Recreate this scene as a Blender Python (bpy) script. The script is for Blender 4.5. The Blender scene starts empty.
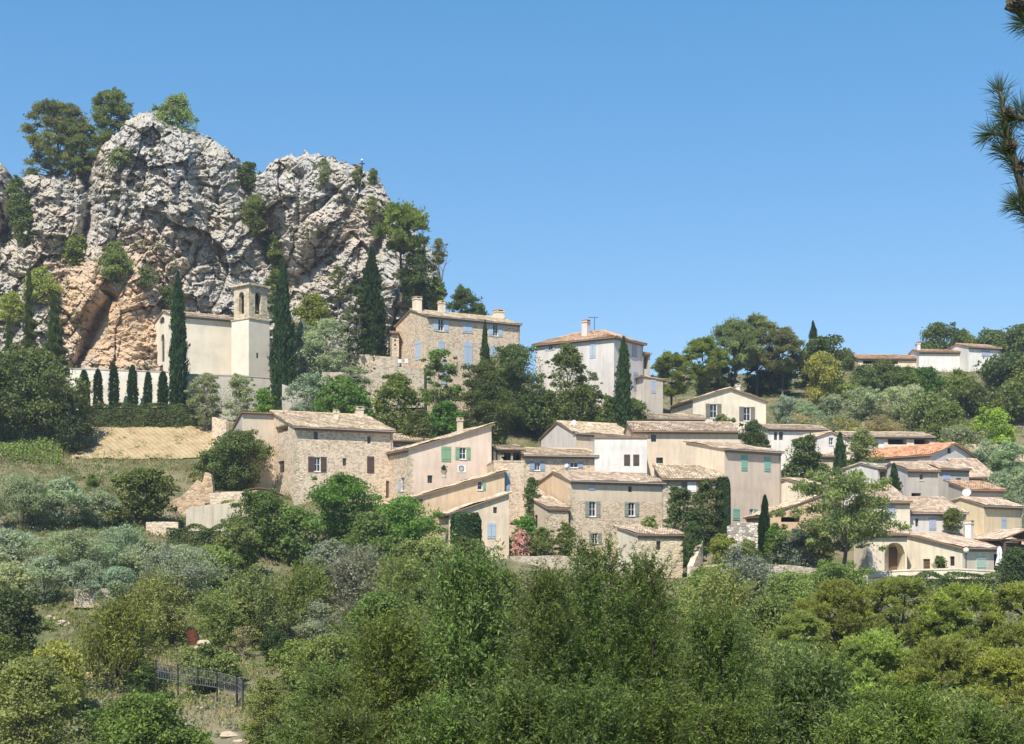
import bpy, math, random
import numpy as np
from mathutils import Vector, Matrix
R = math.radians
SC = bpy.context.scene
COL = SC.collection
F, HZ = 1422.0, 560.0            # focal length in pixels, row of the horizon (camera at the origin, level)
rng = np.random.default_rng(7)
random.seed(7)

def P(px, py, Y):
    return Vector(((px-512)/F*Y, Y, (HZ-py)/F*Y))

# ------------------------------------------------------------------ noise
def _hash(ix, iy, seed):
    ix = ix.astype(np.int64); iy = iy.astype(np.int64)
    h = (ix*374761393 + iy*668265263 + seed*1442695041) & 0xFFFFFFFF
    h = ((h ^ (h >> 13))*1274126177) & 0xFFFFFFFF
    h = ((h ^ (h >> 16))*2246822519) & 0xFFFFFFFF
    return ((h ^ (h >> 15)) & 0xFFFFFF)/float(0xFFFFFF)
def vnoise(x, y, seed=0):
    x = np.asarray(x, float); y = np.asarray(y, float)
    ix = np.floor(x); iy = np.floor(y); fx = x-ix; fy = y-iy
    fx = fx*fx*(3-2*fx); fy = fy*fy*(3-2*fy)
    a = _hash(ix, iy, seed); b = _hash(ix+1, iy, seed); c = _hash(ix, iy+1, seed); d = _hash(ix+1, iy+1, seed)
    return (a*(1-fx)+b*fx)*(1-fy)+(c*(1-fx)+d*fx)*fy-0.5
def fbm(x, y, seed=0, octv=4, gain=0.5):
    s = 0; a = 1.0
    for k in range(octv):
        s = s+a*vnoise(x*2**k+k*17.3, y*2**k-k*9.1, seed+k); a *= gain
    return s
def worley(x, y, seed):
    """nearest cell: returns F1, F2, id hash, offset vector to the cell point"""
    ix = np.floor(x); iy = np.floor(y)
    f1 = np.full(x.shape, 9.0); f2 = np.full(x.shape, 9.0); cid = np.zeros(x.shape); cid2 = np.zeros(x.shape)
    ox = np.zeros(x.shape); oy = np.zeros(x.shape)
    for dx in (-1, 0, 1):
        for dy in (-1, 0, 1):
            jx = ix+dx; jy = iy+dy
            qx = jx+_hash(jx, jy, seed); qy = jy+_hash(jx, jy, seed+11)
            d = np.hypot(x-qx, y-qy)
            closer = d < f1
            f2 = np.where(closer, f1, np.minimum(f2, d))
            cid = np.where(closer, _hash(jx, jy, seed+23), cid)
            cid2 = np.where(closer, _hash(jx, jy, seed+37), cid2)
            ox = np.where(closer, x-qx, ox); oy = np.where(closer, y-qy, oy)
            f1 = np.where(closer, d, f1)
    return f1, f2, cid, cid2, ox, oy

# ------------------------------------------------------------------ mesh helpers
class MB:
    def __init__(s):
        s.v = []; s.f = []; s.r = []; s.m = []
    def quad(s, a, b, c, d, r=0.5, m=0):
        n = len(s.v); s.v += [tuple(a), tuple(b), tuple(c), tuple(d)]; s.f.append((n, n+1, n+2, n+3)); s.r.append(r); s.m.append(m)
    def tri(s, a, b, c, r=0.5, m=0):
        n = len(s.v); s.v += [tuple(a), tuple(b), tuple(c)]; s.f.append((n, n+1, n+2)); s.r.append(r); s.m.append(m)
    def box(s, x0, y0, z0, x1, y1, z1, r=0.5, m=0, M=None):
        c = [(x0,y0,z0),(x1,y0,z0),(x1,y1,z0),(x0,y1,z0),(x0,y0,z1),(x1,y0,z1),(x1,y1,z1),(x0,y1,z1)]
        if M is not None: c = [tuple(M @ Vector(q)) for q in c]
        n = len(s.v); s.v += c
        for f in ((0,3,2,1),(4,5,6,7),(0,1,5,4),(1,2,6,5),(2,3,7,6),(3,0,4,7)):
            s.f.append(tuple(n+i for i in f)); s.r.append(r); s.m.append(m)
    def prism(s, poly, thick, r=0.5, m=0):
        """poly = list of top points; extruded straight down by thick"""
        k = len(poly); n = len(s.v)
        s.v += [tuple(p) for p in poly]+[(p[0], p[1], p[2]-thick) for p in poly]
        s.f.append(tuple(range(n, n+k))); s.f.append(tuple(range(n+2*k-1, n+k-1, -1)))
        s.r += [r, r]; s.m += [m, m]
        for i in range(k):
            j = (i+1) % k
            s.f.append((n+i, n+k+i, n+k+j, n+j)); s.r.append(r); s.m.append(m)
    def tube(s, pts, rad, sides=6, r=0.5, m=0, cap=True):
        pts = [Vector(p) for p in pts]; rings = []
        for i, p in enumerate(pts):
            d = (pts[min(i+1, len(pts)-1)]-pts[max(i-1, 0)])
            if d.length < 1e-9: d = Vector((0,0,1))
            d.normalize()
            a = d.cross(Vector((0.3,0.1,1)) if abs(d.z) < 0.9 else Vector((1,0.2,0))).normalized(); b = d.cross(a)
            rr = rad[i] if hasattr(rad, '__len__') else rad
            n = len(s.v)
            for k in range(sides):
                t = 2*math.pi*k/sides
                s.v.append(tuple(p+a*math.cos(t)*rr+b*math.sin(t)*rr))
            rings.append(n)
        for i in range(len(rings)-1):
            for k in range(sides):
                k2 = (k+1) % sides
                s.f.append((rings[i]+k, rings[i]+k2, rings[i+1]+k2, rings[i+1]+k)); s.r.append(r); s.m.append(m)
        if cap:
            for q in (rings[0], rings[-1]):
                s.f.append(tuple(q+k for k in range(sides))); s.r.append(r); s.m.append(m)
    def lathe(s, prof, sides=16, c=(0,0,0), r=0.5, m=0, M=None):
        rows = []
        for (rad, z) in prof:
            n = len(s.v)
            for k in range(sides):
                t = 2*math.pi*k/sides
                q = Vector((c[0]+rad*math.cos(t), c[1]+rad*math.sin(t), c[2]+z))
                s.v.append(tuple(M @ q) if M is not None else tuple(q))
            rows.append(n)
        for i in range(len(rows)-1):
            for k in range(sides):
                k2 = (k+1) % sides
                s.f.append((rows[i]+k, rows[i]+k2, rows[i+1]+k2, rows[i+1]+k)); s.r.append(r); s.m.append(m)
    def mesh(s, name, mats, smooth=False):
        me = bpy.data.meshes.new(name)
        me.from_pydata(s.v, [], s.f)
        for q in (mats if isinstance(mats, (list, tuple)) else [mats]): me.materials.append(q)
        at = me.attributes.new('rnd', 'FLOAT', 'FACE'); at.data.foreach_set('value', np.array(s.r, dtype=np.float32))
        me.polygons.foreach_set('material_index', np.array(s.m, dtype=np.int32))
        if smooth: me.polygons.foreach_set('use_smooth', np.ones(len(s.f), dtype=bool))
        me.update(); return me
    def build(s, name, mats, parent=None, smooth=False):
        return link(name, s.mesh(name, mats, smooth), parent)

def link(name, me, parent=None):
    o = bpy.data.objects.new(name, me); COL.objects.link(o)
    if parent is not None: o.parent = parent
    return o
def np_mesh(name, verts, faces, mats, rnd=None, smooth=False):
    """verts (n,3), faces (m,k) numpy arrays"""
    me = bpy.data.meshes.new(name)
    n, (m, k) = len(verts), faces.shape
    me.vertices.add(n); me.vertices.foreach_set('co', np.ascontiguousarray(verts, dtype=np.float32).ravel())
    me.loops.add(m*k); me.loops.foreach_set('vertex_index', np.ascontiguousarray(faces, dtype=np.int32).ravel())
    me.polygons.add(m); me.polygons.foreach_set('loop_start', np.arange(0, m*k, k, dtype=np.int32))
    me.polygons.foreach_set('use_smooth', np.full(m, smooth, dtype=bool))
    for q in (mats if isinstance(mats, (list, tuple)) else [mats]): me.materials.append(q)
    if rnd is not None:
        at = me.attributes.new('rnd', 'FLOAT', 'FACE'); at.data.foreach_set('value', np.asarray(rnd, dtype=np.float32))
    me.update(calc_edges=True); me.validate()
    return me
def tag(o, label=None, cat=None, group=None, kind=None):
    if label: o['label'] = label
    if cat: o['category'] = cat
    if group: o['group'] = group
    if kind: o['kind'] = kind
    return o
def empty(name, loc=(0,0,0), rz=0.0):
    o = bpy.data.objects.new(name, None); COL.objects.link(o)
    o.location = loc; o.rotation_euler = (0,0,rz); o.empty_display_size = 0.5
    return o

# ------------------------------------------------------------------ materials
class NT:
    def __init__(s, name):
        s.mat = bpy.data.materials.new(name); s.mat.use_nodes = True
        s.t = s.mat.node_tree; s.t.nodes.clear()
        s.out = s.n('ShaderNodeOutputMaterial')
    def n(s, typ, **kw):
        x = s.t.nodes.new(typ)
        for k, v in kw.items():
            if k.startswith('i_'):
                x.inputs[k[2:].replace('_', ' ')].default_value = v
            else: setattr(x, k, v)
        return x
    def l(s, a, b): s.t.links.new(a, b)
    def coord(s, scale=(1,1,1), kind='Object', rot=(0,0,0)):
        tc = s.n('ShaderNodeTexCoord'); mp = s.n('ShaderNodeMapping')
        mp.inputs['Scale'].default_value = scale; mp.inputs['Rotation'].default_value = rot
        s.l(tc.outputs[kind], mp.inputs['Vector']); return mp.outputs['Vector']
    def noise(s, vec, scale, detail=4, rough=0.55, dist=0.0):
        x = s.n('ShaderNodeTexNoise'); x.inputs['Scale'].default_value = scale; x.inputs['Detail'].default_value = detail
        x.inputs['Roughness'].default_value = rough; x.inputs['Distortion'].default_value = dist
        s.l(vec, x.inputs['Vector']); return x.outputs['Fac']
    def vor(s, vec, scale, feature='F1', out='Distance', rand=1.0):
        x = s.n('ShaderNodeTexVoronoi', feature=feature); x.inputs['Scale'].default_value = scale
        x.inputs['Randomness'].default_value = rand
        s.l(vec, x.inputs['Vector']); return x.outputs[out]
    def ramp(s, fac, stops, interp='LINEAR'):
        x = s.n('ShaderNodeValToRGB'); x.color_ramp.interpolation = interp
        e = x.color_ramp.elements
        while len(e) < len(stops): e.new(0.5)
        for k, (p, c) in enumerate(stops):
            e[k].position = p; e[k].color = (*c, 1) if len(c) == 3 else c
        s.l(fac, x.inputs['Fac']); return x.outputs['Color']
    def mix(s, fac, a, b, mode='MIX'):
        x = s.n('ShaderNodeMix', data_type='RGBA', blend_type=mode)
        for sock, v in ((x.inputs[0], fac), (x.inputs[6], a), (x.inputs[7], b)):
            if hasattr(v, 'links'): s.l(v, sock)
            elif isinstance(v, (int, float)): sock.default_value = v
            else: sock.default_value = (*v, 1) if len(v) == 3 else v
        return x.outputs[2]
    def math(s, op, a, b=0.0):
        x = s.n('ShaderNodeMath', operation=op)
        for sock, v in ((x.inputs[0], a), (x.inputs[1], b)):
            if hasattr(v, 'links'): s.l(v, sock)
            else: sock.default_value = v
        return x.outputs[0]
    def attr(s, name='rnd'):
        return s.n('ShaderNodeAttribute', attribute_name=name).outputs['Fac']
    def bump(s, h, strength=0.5, dist=0.05):
        x = s.n('ShaderNodeBump'); x.inputs['Strength'].default_value = strength; x.inputs['Distance'].default_value = dist
        s.l(h, x.inputs['Height']); return x.outputs['Normal']
    def bsdf(s, color, rough=0.9, normal=None, spec=0.2, metal=0.0):
        x = s.n('ShaderNodeBsdfPrincipled'); x.inputs['Roughness'].default_value = rough
        x.inputs['Specular IOR Level'].default_value = spec; x.inputs['Metallic'].default_value = metal
        if hasattr(color, 'links'): s.l(color, x.inputs['Base Color'])
        else: x.inputs['Base Color'].default_value = (*color, 1)
        if normal is not None: s.l(normal, x.inputs['Normal'])
        s.l(x.outputs[0], s.out.inputs['Surface']); return x
def sr(r, g, b):
    f = lambda c: (c/255/12.92) if c/255 <= .04045 else ((c/255+.055)/1.055)**2.4
    return (f(r), f(g), f(b))
def mul(c, k): return tuple(x*k for x in c)

_mc = {}
def paint(name, col, rough=0.7, vary=0.12):
    if name in _mc: return _mc[name]
    t = NT(name); v = t.coord()
    c = t.mix(t.noise(v, 3.0, 3), mul(col, 1-vary*1.4), mul(col, 1+vary*1.4))
    t.bsdf(c, rough); _mc[name] = t.mat; return t.mat
def plaster(name, col, stain=0.5, rough=0.92):
    if name in _mc: return _mc[name]
    t = NT(name); v = t.coord(); vs = t.coord((1.6, 1.6, 0.22))
    big = t.noise(v, 0.45, 5, 0.6); fine = t.noise(v, 9.0, 4, 0.65); streak = t.noise(vs, 1.3, 5, 0.62)
    c = t.ramp(big, [(0.3, mul(col, 0.82)), (0.52, col), (0.72, mul(col, 1.10))])
    st = t.ramp(streak, [(0.47, (0,0,0)), (0.74, (stain*.85,)*3)])
    c = t.mix(st, c, mul((col[0]*.9, col[1]*.93, col[2]), 0.55))
    c = t.mix(t.math('MULTIPLY', fine, 0.35), c, mul(col, 0.72))
    t.bsdf(c, rough, t.bump(fine, 0.35, 0.03)); _mc[name] = t.mat; return t.mat
def stonework(name, a, b, mortar, scale=2.6):
    """rubble masonry: stones of many sizes with pale joints"""
    if name in _mc: return _mc[name]
    t = NT(name); v = t.coord((1, 1, 1.55))
    nv = t.n('ShaderNodeTexNoise'); nv.inputs['Scale'].default_value = 3.0; t.l(v, nv.inputs['Vector'])
    vv = t.n('ShaderNodeVectorMath', operation='MULTIPLY_ADD'); t.l(nv.outputs['Color'], vv.inputs[0]); vv.inputs[1].default_value = (.16,.16,.16); t.l(v, vv.inputs[2])
    vec = vv.outputs[0]
    cellc = t.vor(vec, scale, out='Color'); edge = t.vor(vec, scale, 'DISTANCE_TO_EDGE')
    sep = t.n('ShaderNodeSeparateColor'); t.l(cellc, sep.inputs[0])
    c = t.ramp(sep.outputs[0], [(0.0, mul(b, .62)), (0.28, b), (0.6, a), (0.88, mul(a, 1.12)), (1.0, mul((a[0], a[1]*.86, a[2]*.72), .95))])
    big = t.noise(v, 0.5, 5, .6); c = t.mix(t.math('MULTIPLY', big, 0.5), c, mul(a, .92))
    e = t.ramp(edge, [(0.03, (1,1,1)), (0.10, (0,0,0))])
    c = t.mix(t.math('MULTIPLY', e, 0.75), c, mortar)
    h = t.math('ADD', t.ramp(edge, [(0.0, (0,0,0)), (0.16, (1,1,1))]), t.math('MULTIPLY', t.noise(v, 12, 3), .5))
    t.bsdf(c, 0.95, t.bump(h, 0.55, 0.05)); _mc[name] = t.mat; return t.mat
def tiles(name, a, b, c3, lichen=0.35):
    if name in _mc: return _mc[name]
    t = NT(name); v = t.coord()
    r = t.attr()
    c = t.ramp(r, [(0.0, mul(b, .62)), (0.25, b), (0.5, a), (0.75, c3), (0.93, mul(c3, 1.25)), (1.0, mul(a, .5))])
    n1 = t.noise(v, 0.8, 6, .65); n2 = t.noise(v, 6.0, 4, .7)
    c = t.mix(t.ramp(n1, [(0.45, (0,0,0)), (0.72, (lichen,)*3)]), c, sr(128, 120, 104))
    c = t.mix(t.math('MULTIPLY', n2, .45), c, mul(a, .6))
    t.bsdf(c, 0.93, t.bump(n2, .4, .02)); _mc[name] = t.mat; return t.mat
def leafmat(name, trans=0.32, rough=0.5, vary=0.62):
    """foliage: the object's own colour, varied from leaf to leaf and tree to tree"""
    if name in _mc: return _mc[name]
    t = NT(name)
    oi = t.n('ShaderNodeObjectInfo'); r = t.attr()
    base = oi.outputs['Color']
    k = t.math('ADD', t.math('MULTIPLY', r, vary*1.5), 1-vary*0.75)
    k = t.math('MULTIPLY', k, t.math('ADD', t.math('MULTIPLY', oi.outputs['Random'], 0.3), 0.85))
    cc = t.n('ShaderNodeCombineColor'); t.l(k, cc.inputs[0]); t.l(k, cc.inputs[1])
    t.l(t.math('MULTIPLY', k, t.math('SUBTRACT', 1.12, t.math('MULTIPLY', r, .3))), cc.inputs[2])
    c = t.mix(1.0, base, cc.outputs[0], 'MULTIPLY')
    b = t.n('ShaderNodeBsdfPrincipled'); t.l(c, b.inputs['Base Color']); b.inputs['Roughness'].default_value = rough
    b.inputs['Specular IOR Level'].default_value = 0.25
    tr = t.n('ShaderNodeBsdfTranslucent'); t.l(t.mix(1.0, c, (1.25, 1.2, .55), 'MULTIPLY'), tr.inputs['Color'])
    ms = t.n('ShaderNodeMixShader'); ms.inputs[0].default_value = trans
    t.l(b.outputs[0], ms.inputs[1]); t.l(tr.outputs[0], ms.inputs[2]); t.l(ms.outputs[0], t.out.inputs['Surface'])
    _mc[name] = t.mat; return t.mat
def bark(name, a, b):
    if name in _mc: return _mc[name]
    t = NT(name); v = t.coord((6, 6, 1.2), 'Object')
    t.bsdf(t.mix(t.noise(v, 3.0, 5), a, b), .95); _mc[name] = t.mat; return t.mat
# ------------------------------------------------------------------ building kit
GLASS = NT('window_glass'); GLASS.bsdf((.018,.022,.028), .12, spec=.6); GLASS = GLASS.mat
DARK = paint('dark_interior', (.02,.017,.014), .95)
WHITE = paint('white_paint', (.72,.72,.70), .5)
WOOD = paint('old_wood', sr(104,84,66), .85)
GREYZ = paint('zinc_grey', (.30,.29,.28), .6)
IRON = paint('dark_iron', (.03,.03,.032), .5)
SOFFIT = paint('eave_soffit', sr(150,128,104), .9)
CAPS = []                      # (X, Y, z, r): the ground stays below these
RAYROOT = {}                   # world matrices of roots

def facade_holes(mb, pt, W, top, holes, z0, brk=(), m=0, band=None, depth=0.22):
    cuts = {0.0, W}
    for b in brk: cuts.add(b)
    for h in holes:
        cuts.add(h['a0']); cuts.add(h['a1'])
        if h.get('arch'):
            for k in range(1, 8): cuts.add(h['a0']+(h['a1']-h['a0'])*k/8)
    cuts = sorted(c for c in cuts if -1e-6 <= c <= W+1e-6)
    def htop(h, a):
        if not h.get('arch'): return h['z1']
        w = (h['a1']-h['a0'])/2; q = (a-(h['a0']+h['a1'])/2)/w
        rise = min(w, (h['z1']-h['z0'])*.6)
        return h['z1']-rise+rise*math.sqrt(max(0, 1-q*q))
    def put(a, b, za0, za1, zb0, zb1):
        if za1-za0 < 1e-5 and zb1-zb0 < 1e-5: return
        if band and za0 < band[0] < za1 and zb0 < band[0] < zb1:
            mb.quad(pt(a,za0,0), pt(b,zb0,0), pt(b,band[0],0), pt(a,band[0],0), m=m)
            mb.quad(pt(a,band[0],0), pt(b,band[0],0), pt(b,zb1,0), pt(a,za1,0), m=band[1])
        else:
            mm = band[1] if (band and za0 >= band[0]-1e-4) else m
            mb.quad(pt(a,za0,0), pt(b,zb0,0), pt(b,zb1,0), pt(a,za1,0), m=mm)
    for a, b in zip(cuts[:-1], cuts[1:]):
        if b-a < 1e-5: continue
        mid = (a+b)/2
        hs = sorted((h for h in holes if h['a0'] < mid < h['a1']), key=lambda h: h['z0'])
        za = zb = z0
        for h in hs:
            put(a, b, za, h['z0'], zb, h['z0'])
            za, zb = htop(h, a), htop(h, b)
            d = h.get('depth', depth); hm = h.get('rm', m)
            mb.quad(pt(a,za,0), pt(b,zb,0), pt(b,zb,-d), pt(a,za,-d), m=hm)
            mb.quad(pt(a,h['z0'],-d), pt(b,h['z0'],-d), pt(b,h['z0'],0), pt(a,h['z0'],0), m=hm)
            if abs(a-h['a0']) < 1e-5: mb.quad(pt(a,h['z0'],0), pt(a,za,0), pt(a,za,-d), pt(a,h['z0'],-d), m=hm)
            if abs(b-h['a1']) < 1e-5: mb.quad(pt(b,h['z0'],-d), pt(b,zb,-d), pt(b,zb,0), pt(b,h['z0'],0), m=hm)
        put(a, b, za, top(a), zb, top(b))

def fbox(mb, pt, a0, a1, z0, z1, d0, d1, m=0, r=.5):
    c = [pt(a0,z0,d0),pt(a1,z0,d0),pt(a1,z0,d1),pt(a0,z0,d1),pt(a0,z1,d0),pt(a1,z1,d0),pt(a1,z1,d1),pt(a0,z1,d1)]
    n = len(mb.v); mb.v += [tuple(q) for q in c]
    for f in ((0,3,2,1),(4,5,6,7),(0,1,5,4),(1,2,6,5),(2,3,7,6),(3,0,4,7)):
        mb.f.append(tuple(n+i for i in f)); mb.r.append(r); mb.m.append(m)

def panel(mb, o, eu, up, L, V, ur0=0.0, ur1=None, tile=.29, course=.46, amp=.075):
    if ur1 is None: ur1 = L
    o, eu, up = Vector(o), Vector(eu), Vector(up); nr = eu.cross(up)
    nt = max(2, round(L/tile)); nc = max(2, round(V/course)); prof = (0, .75, 1, .75)
    cols = [(k/(nt*4)*L, prof[k % 4]*amp) for k in range(nt*4+1)]
    def vmax(u):
        w = 1.0
        if ur0 > 1e-6: w = min(w, u/ur0)
        if ur1 < L-1e-6: w = min(w, (L-u)/(L-ur1))
        return V*max(0.0, w)
    base = o+nr*.17
    vm = [vmax(u) for u, _ in cols]; ph = random.uniform(0, 6)
    for c in range(nc):
        f0, f1 = c/nc, (c+1.12)/nc if c < nc-1 else 1.0
        n = len(mb.v)
        jit = [random.uniform(-.018,.018) for _ in range(nt+1)]
        for k, (u, h) in enumerate(cols):
            j = jit[k//4]
            w0, w1 = (.07*math.sin(u*.9+ph)*math.sin(f*V*.8+ph*2)+.03*math.sin(u*2.3+f*V*1.7+ph) for f in (f0, f1))
            mb.v.append(tuple(base+eu*u+up*(f0*vm[k]+j)+nr*(h+.045+w0))); mb.v.append(tuple(base+eu*u+up*(f1*vm[k])+nr*(h+w1)))
        rr = [random.random() for _ in range(nt+1)]
        for k in range(len(cols)-1):
            if max(vm[k], vm[k+1]) < 1e-4: continue
            q = n+2*k
            mb.f.append((q, q+2, q+3, q+1)); mb.r.append(rr[k//4]); mb.m.append(0)
            if c == 0:      # butt end of the first course
                a = len(mb.v)
                for kk in (k, k+1):
                    u, h = cols[kk]; mb.v.append(tuple(base+eu*u+up*jit[kk//4]-nr*.02))
                mb.f.append((a, a+1, q+2, q)); mb.r.append(rr[k//4]*.5); mb.m.append(0)
    # slab below
    e0, e1 = o, o+eu*L; r1, r0 = o+eu*ur1+up*V, o+eu*ur0+up*V
    poly = [e0, e1, r1, r0] if (r1-r0).length > 1e-4 else [e0, e1, r1]
    mb.prism([p+nr*.11 for p in poly], .10, m=1)

def house(name, label, xc, xl, xr, Y, th, ye, yb, roof, wall, rmat, wins=(), chims=(), pitch=.30, wL=None, wR=None,
          matR=None, root=None, cat='house', ov=.38, og=.16, band=None, dishes=(), group=None, deep=5.0, cornice=True, part='annex'):
    t_ = R(th); dR = (math.cos(t_), math.sin(t_)); dL = (-math.sin(t_), math.cos(t_))
    Cx = (xc-512)/F*Y
    def solve(d, px):
        k = (px-512)/F; return (k*Y-Cx)/(d[0]-k*d[1])
    if wR is None: wR = solve(dR, xr)
    if wL is None: wL = solve(dL, xl)
    assert 0.5 < wR < 40 and 0.5 < wL < 40, (label, wL, wR)
    zb = (HZ-yb)/F*Y; H = (HZ-ye)/F*Y-zb
    M = Matrix.Translation((Cx, Y, zb)) @ Matrix.Rotation(t_, 4, 'Z')
    sub = root is not None
    if not sub:
        rt = empty(name, (Cx, Y, zb), t_); tag(rt, label, cat, group); RAYROOT[rt.name] = M
    for a in np.arange(0, wR+1, 2.0): CAPS.append((Cx+dR[0]*a, Y+dR[1]*a, zb, 2.5))
    for a in np.arange(0, wL+1, 2.0): CAPS.append((Cx+dL[0]*a, Y+dL[1]*a, zb, 2.5))
    p = pitch
    hf = {'gR': lambda s, t: H+p*min(t, wL-t), 'gL': lambda s, t: H+p*min(s, wR-s), 'hip': lambda s, t: H, 'flat': lambda s, t: H,
          'm+L': lambda s, t: H+p*t, 'm-L': lambda s, t: H-p*t, 'm+R': lambda s, t: H+p*s, 'm-R': lambda s, t: H-p*s}[roof]
    ptR = lambda a, z, d: (a, -d, z)
    ptL = lambda a, z, d: (-d, a, z)
    holes = {'R': [], 'L': []}; todo = []
    for w in wins:
        fc, kind, x0, y0, x1, y1 = w[:6]; col = w[6] if len(w) > 6 else None; op = w[7] if len(w) > 7 else ''
        d = dR if fc == 'R' else dL; W = wR if fc == 'R' else wL
        a0, a1 = sorted((solve(d, x0), solve(d, x1)))
        Yw = Y+(a0+a1)/2*d[1]
        z0, z1 = (HZ-y1)/F*Yw-zb, (HZ-y0)/F*Yw-zb
        a0 = max(a0, .05); a1 = min(a1, W-.05)
        if a1-a0 < .05: continue
        lim = min(hf(a, 0) if fc == 'R' else hf(0, a) for a in (a0, a1))-.05
        z1 = min(z1, lim)
        if z1-z0 < .05: continue
        if kind != 'c':
            h = dict(a0=a0, a1=a1, z0=z0, z1=z1, arch='arch' in op)
            if kind == 'o': h['depth'] = 1.6
            holes[fc].append(h)
        todo.append((fc, kind, a0, a1, z0, z1, col, op))
    # the walls
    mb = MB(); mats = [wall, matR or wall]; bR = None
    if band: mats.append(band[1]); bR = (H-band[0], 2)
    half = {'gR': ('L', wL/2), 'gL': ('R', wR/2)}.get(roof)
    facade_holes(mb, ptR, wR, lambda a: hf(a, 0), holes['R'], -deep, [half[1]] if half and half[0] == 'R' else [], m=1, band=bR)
    facade_holes(mb, ptL, wL, lambda a: hf(0, a), holes['L'], -deep, [half[1]] if half and half[0] == 'L' else [], m=0)
    for f_, W, tp in ((lambda a, z: (wR, a, z), wL, lambda a: hf(wR, a)), (lambda a, z: (a, wL, z), wR, lambda a: hf(a, wL))):
        br = [0, W/2, W]
        for a, b in zip(br[:-1], br[1:]): mb.quad(f_(a,-deep), f_(b,-deep), f_(b,tp(b)), f_(a,tp(a)), m=0)
    if 'rubble' in wall.name or (matR is not None and 'rubble' in matR.name):
        z_ = -1.5; k_ = 0; mats.append(S_CUT); top_ = hf(0, 0)-.4; q_ = len(mats)-1
        while z_ < top_-.3:
            h_ = random.uniform(.24, .36); a_, b_ = ((.52, .28), (.28, .5))[k_ % 2]
            mb.box(-.018, -.018, z_, a_*random.uniform(.85,1.15), b_, z_+h_-.02, m=q_); z_ += h_; k_ += 1
    if roof == 'flat':
        mb.quad((0,0,H-.5),(wR,0,H-.5),(wR,wL,H-.5),(0,wL,H-.5), m=0)
        for (x0,y0,x1,y1) in ((0,0,wR,.35),(0,wL-.35,wR,wL),(0,.35,.35,wL-.35),(wR-.35,.35,wR,wL-.35)):
            mb.box(x0-.04 if x0 == 0 else x0, y0-.04 if y0 == 0 else y0, H-.02, x1, y1, H+.12, m=0)
    if sub:
        wo = mb.build(part, mats, root); Mr = RAYROOT[root.name]
        wo.matrix_parent_inverse = Mr.inverted(); wo.location = (Cx, Y, zb); wo.rotation_euler = (0,0,t_)
        rt = wo
    else:
        wo = mb.build('wall', mats, rt)
    # the roof
    ro = None
    if roof != 'flat':
        rb = MB(); c = 1/math.sqrt(1+p*p); s = p*c
        def pan(side, full):
            if side == '+L': panel(rb, (-og, -ov, H-p*ov), (1,0,0), (0,c,s), wR+2*og, ((wL+ov*2) if full else wL/2+ov)/c)
            if side == '-L': zz = H-p*wL if full else H; panel(rb, (wR+og, wL+ov, zz-p*ov), (-1,0,0), (0,-c,s), wR+2*og, ((wL+ov*2) if full else wL/2+ov)/c)
            if side == '+R': panel(rb, (-ov, wL+og, H-p*ov), (0,-1,0), (c,0,s), wL+2*og, ((wR+ov*2) if full else wR/2+ov)/c)
            if side == '-R': zz = H-p*wR if full else H; panel(rb, (wR+ov, -og, zz-p*ov), (0,1,0), (-c,0,s), wL+2*og, ((wR+ov*2) if full else wR/2+ov)/c)
        if roof == 'gR': pan('+L', 0); pan('-L', 0); zr = H+p*wL/2+.2; rb.tube([(-og, wL/2, zr), (wR+og, wL/2, zr)], .11, 6, r=.4)
        elif roof == 'gL': pan('+R', 0); pan('-R', 0); zr = H+p*wR/2+.2; rb.tube([(wR/2, -og, zr), (wR/2, wL+og, zr)], .11, 6, r=.4)
        elif roof == 'hip':
            q = min(wR, wL)/2+ov; z = H-p*ov; LR, LL = wR+2*ov, wL+2*ov; V = q/c
            panel(rb, (-ov,-ov,z), (1,0,0), (0,c,s), LR, V, q, LR-q); panel(rb, (wR+ov,wL+ov,z), (-1,0,0), (0,-c,s), LR, V, q, LR-q)
            panel(rb, (-ov,wL+ov,z), (0,-1,0), (c,0,s), LL, V, q, LL-q); panel(rb, (wR+ov,-ov,z), (0,1,0), (-c,0,s), LL, V, q, LL-q)
            zt = z+p*q+.18
            for (x, y, ax, ay) in ((-ov,-ov,1,1), (wR+ov,-ov,-1,1), (-ov,wL+ov,1,-1), (wR+ov,wL+ov,-1,-1)):
                rb.tube([(x, y, z+.17), (x+ax*q, y+ay*q, zt)], .1, 6, r=.4)
            if abs(wR-wL) > .2:
                if wR > wL: rb.tube([(-ov+q, wL/2, zt), (wR+ov-q, wL/2, zt)], .11, 6)
                else: rb.tube([(wR/2, -ov+q, zt), (wR/2, wL+ov-q, zt)], .11, 6)
        else: pan(roof[1:], 1)
        # tile cornice under the eaves
        if cornice:
            cz = lambda k: (H-.17-.14*k, H-.04-.14*k)
            for k, pr in ((0, .20), (1, .10)):
                z0, z1 = cz(k)
                if roof in ('gR', 'm+L', 'hip'): rb.box(.01, -pr, z0, wR-.01, -.002, z1, m=1)
                if roof in ('gL', 'm+R', 'hip'): rb.box(-pr, .01, z0, -.002, wL-.01, z1, m=1)
        ro = rb.build('roof', [rmat, SOFFIT], rt)
    # a rain pipe at the far end of the eave
    if not sub and roof in ('gR', 'm+L', 'hip') and wR > 6:
        b = MB(); x = wR-.25; b.tube([(x,-.34,H-.02),(x,-.1,H-.42),(x,-.09,1.0),(x,-.09,-2)], .05, 6)
        b.tube([(-.1,-ov-.03,H-p*ov+.05),(wR+.1,-ov-.03,H-p*ov+.02)], .06, 6); b.build('drainpipe', [GREYZ], rt)
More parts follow.
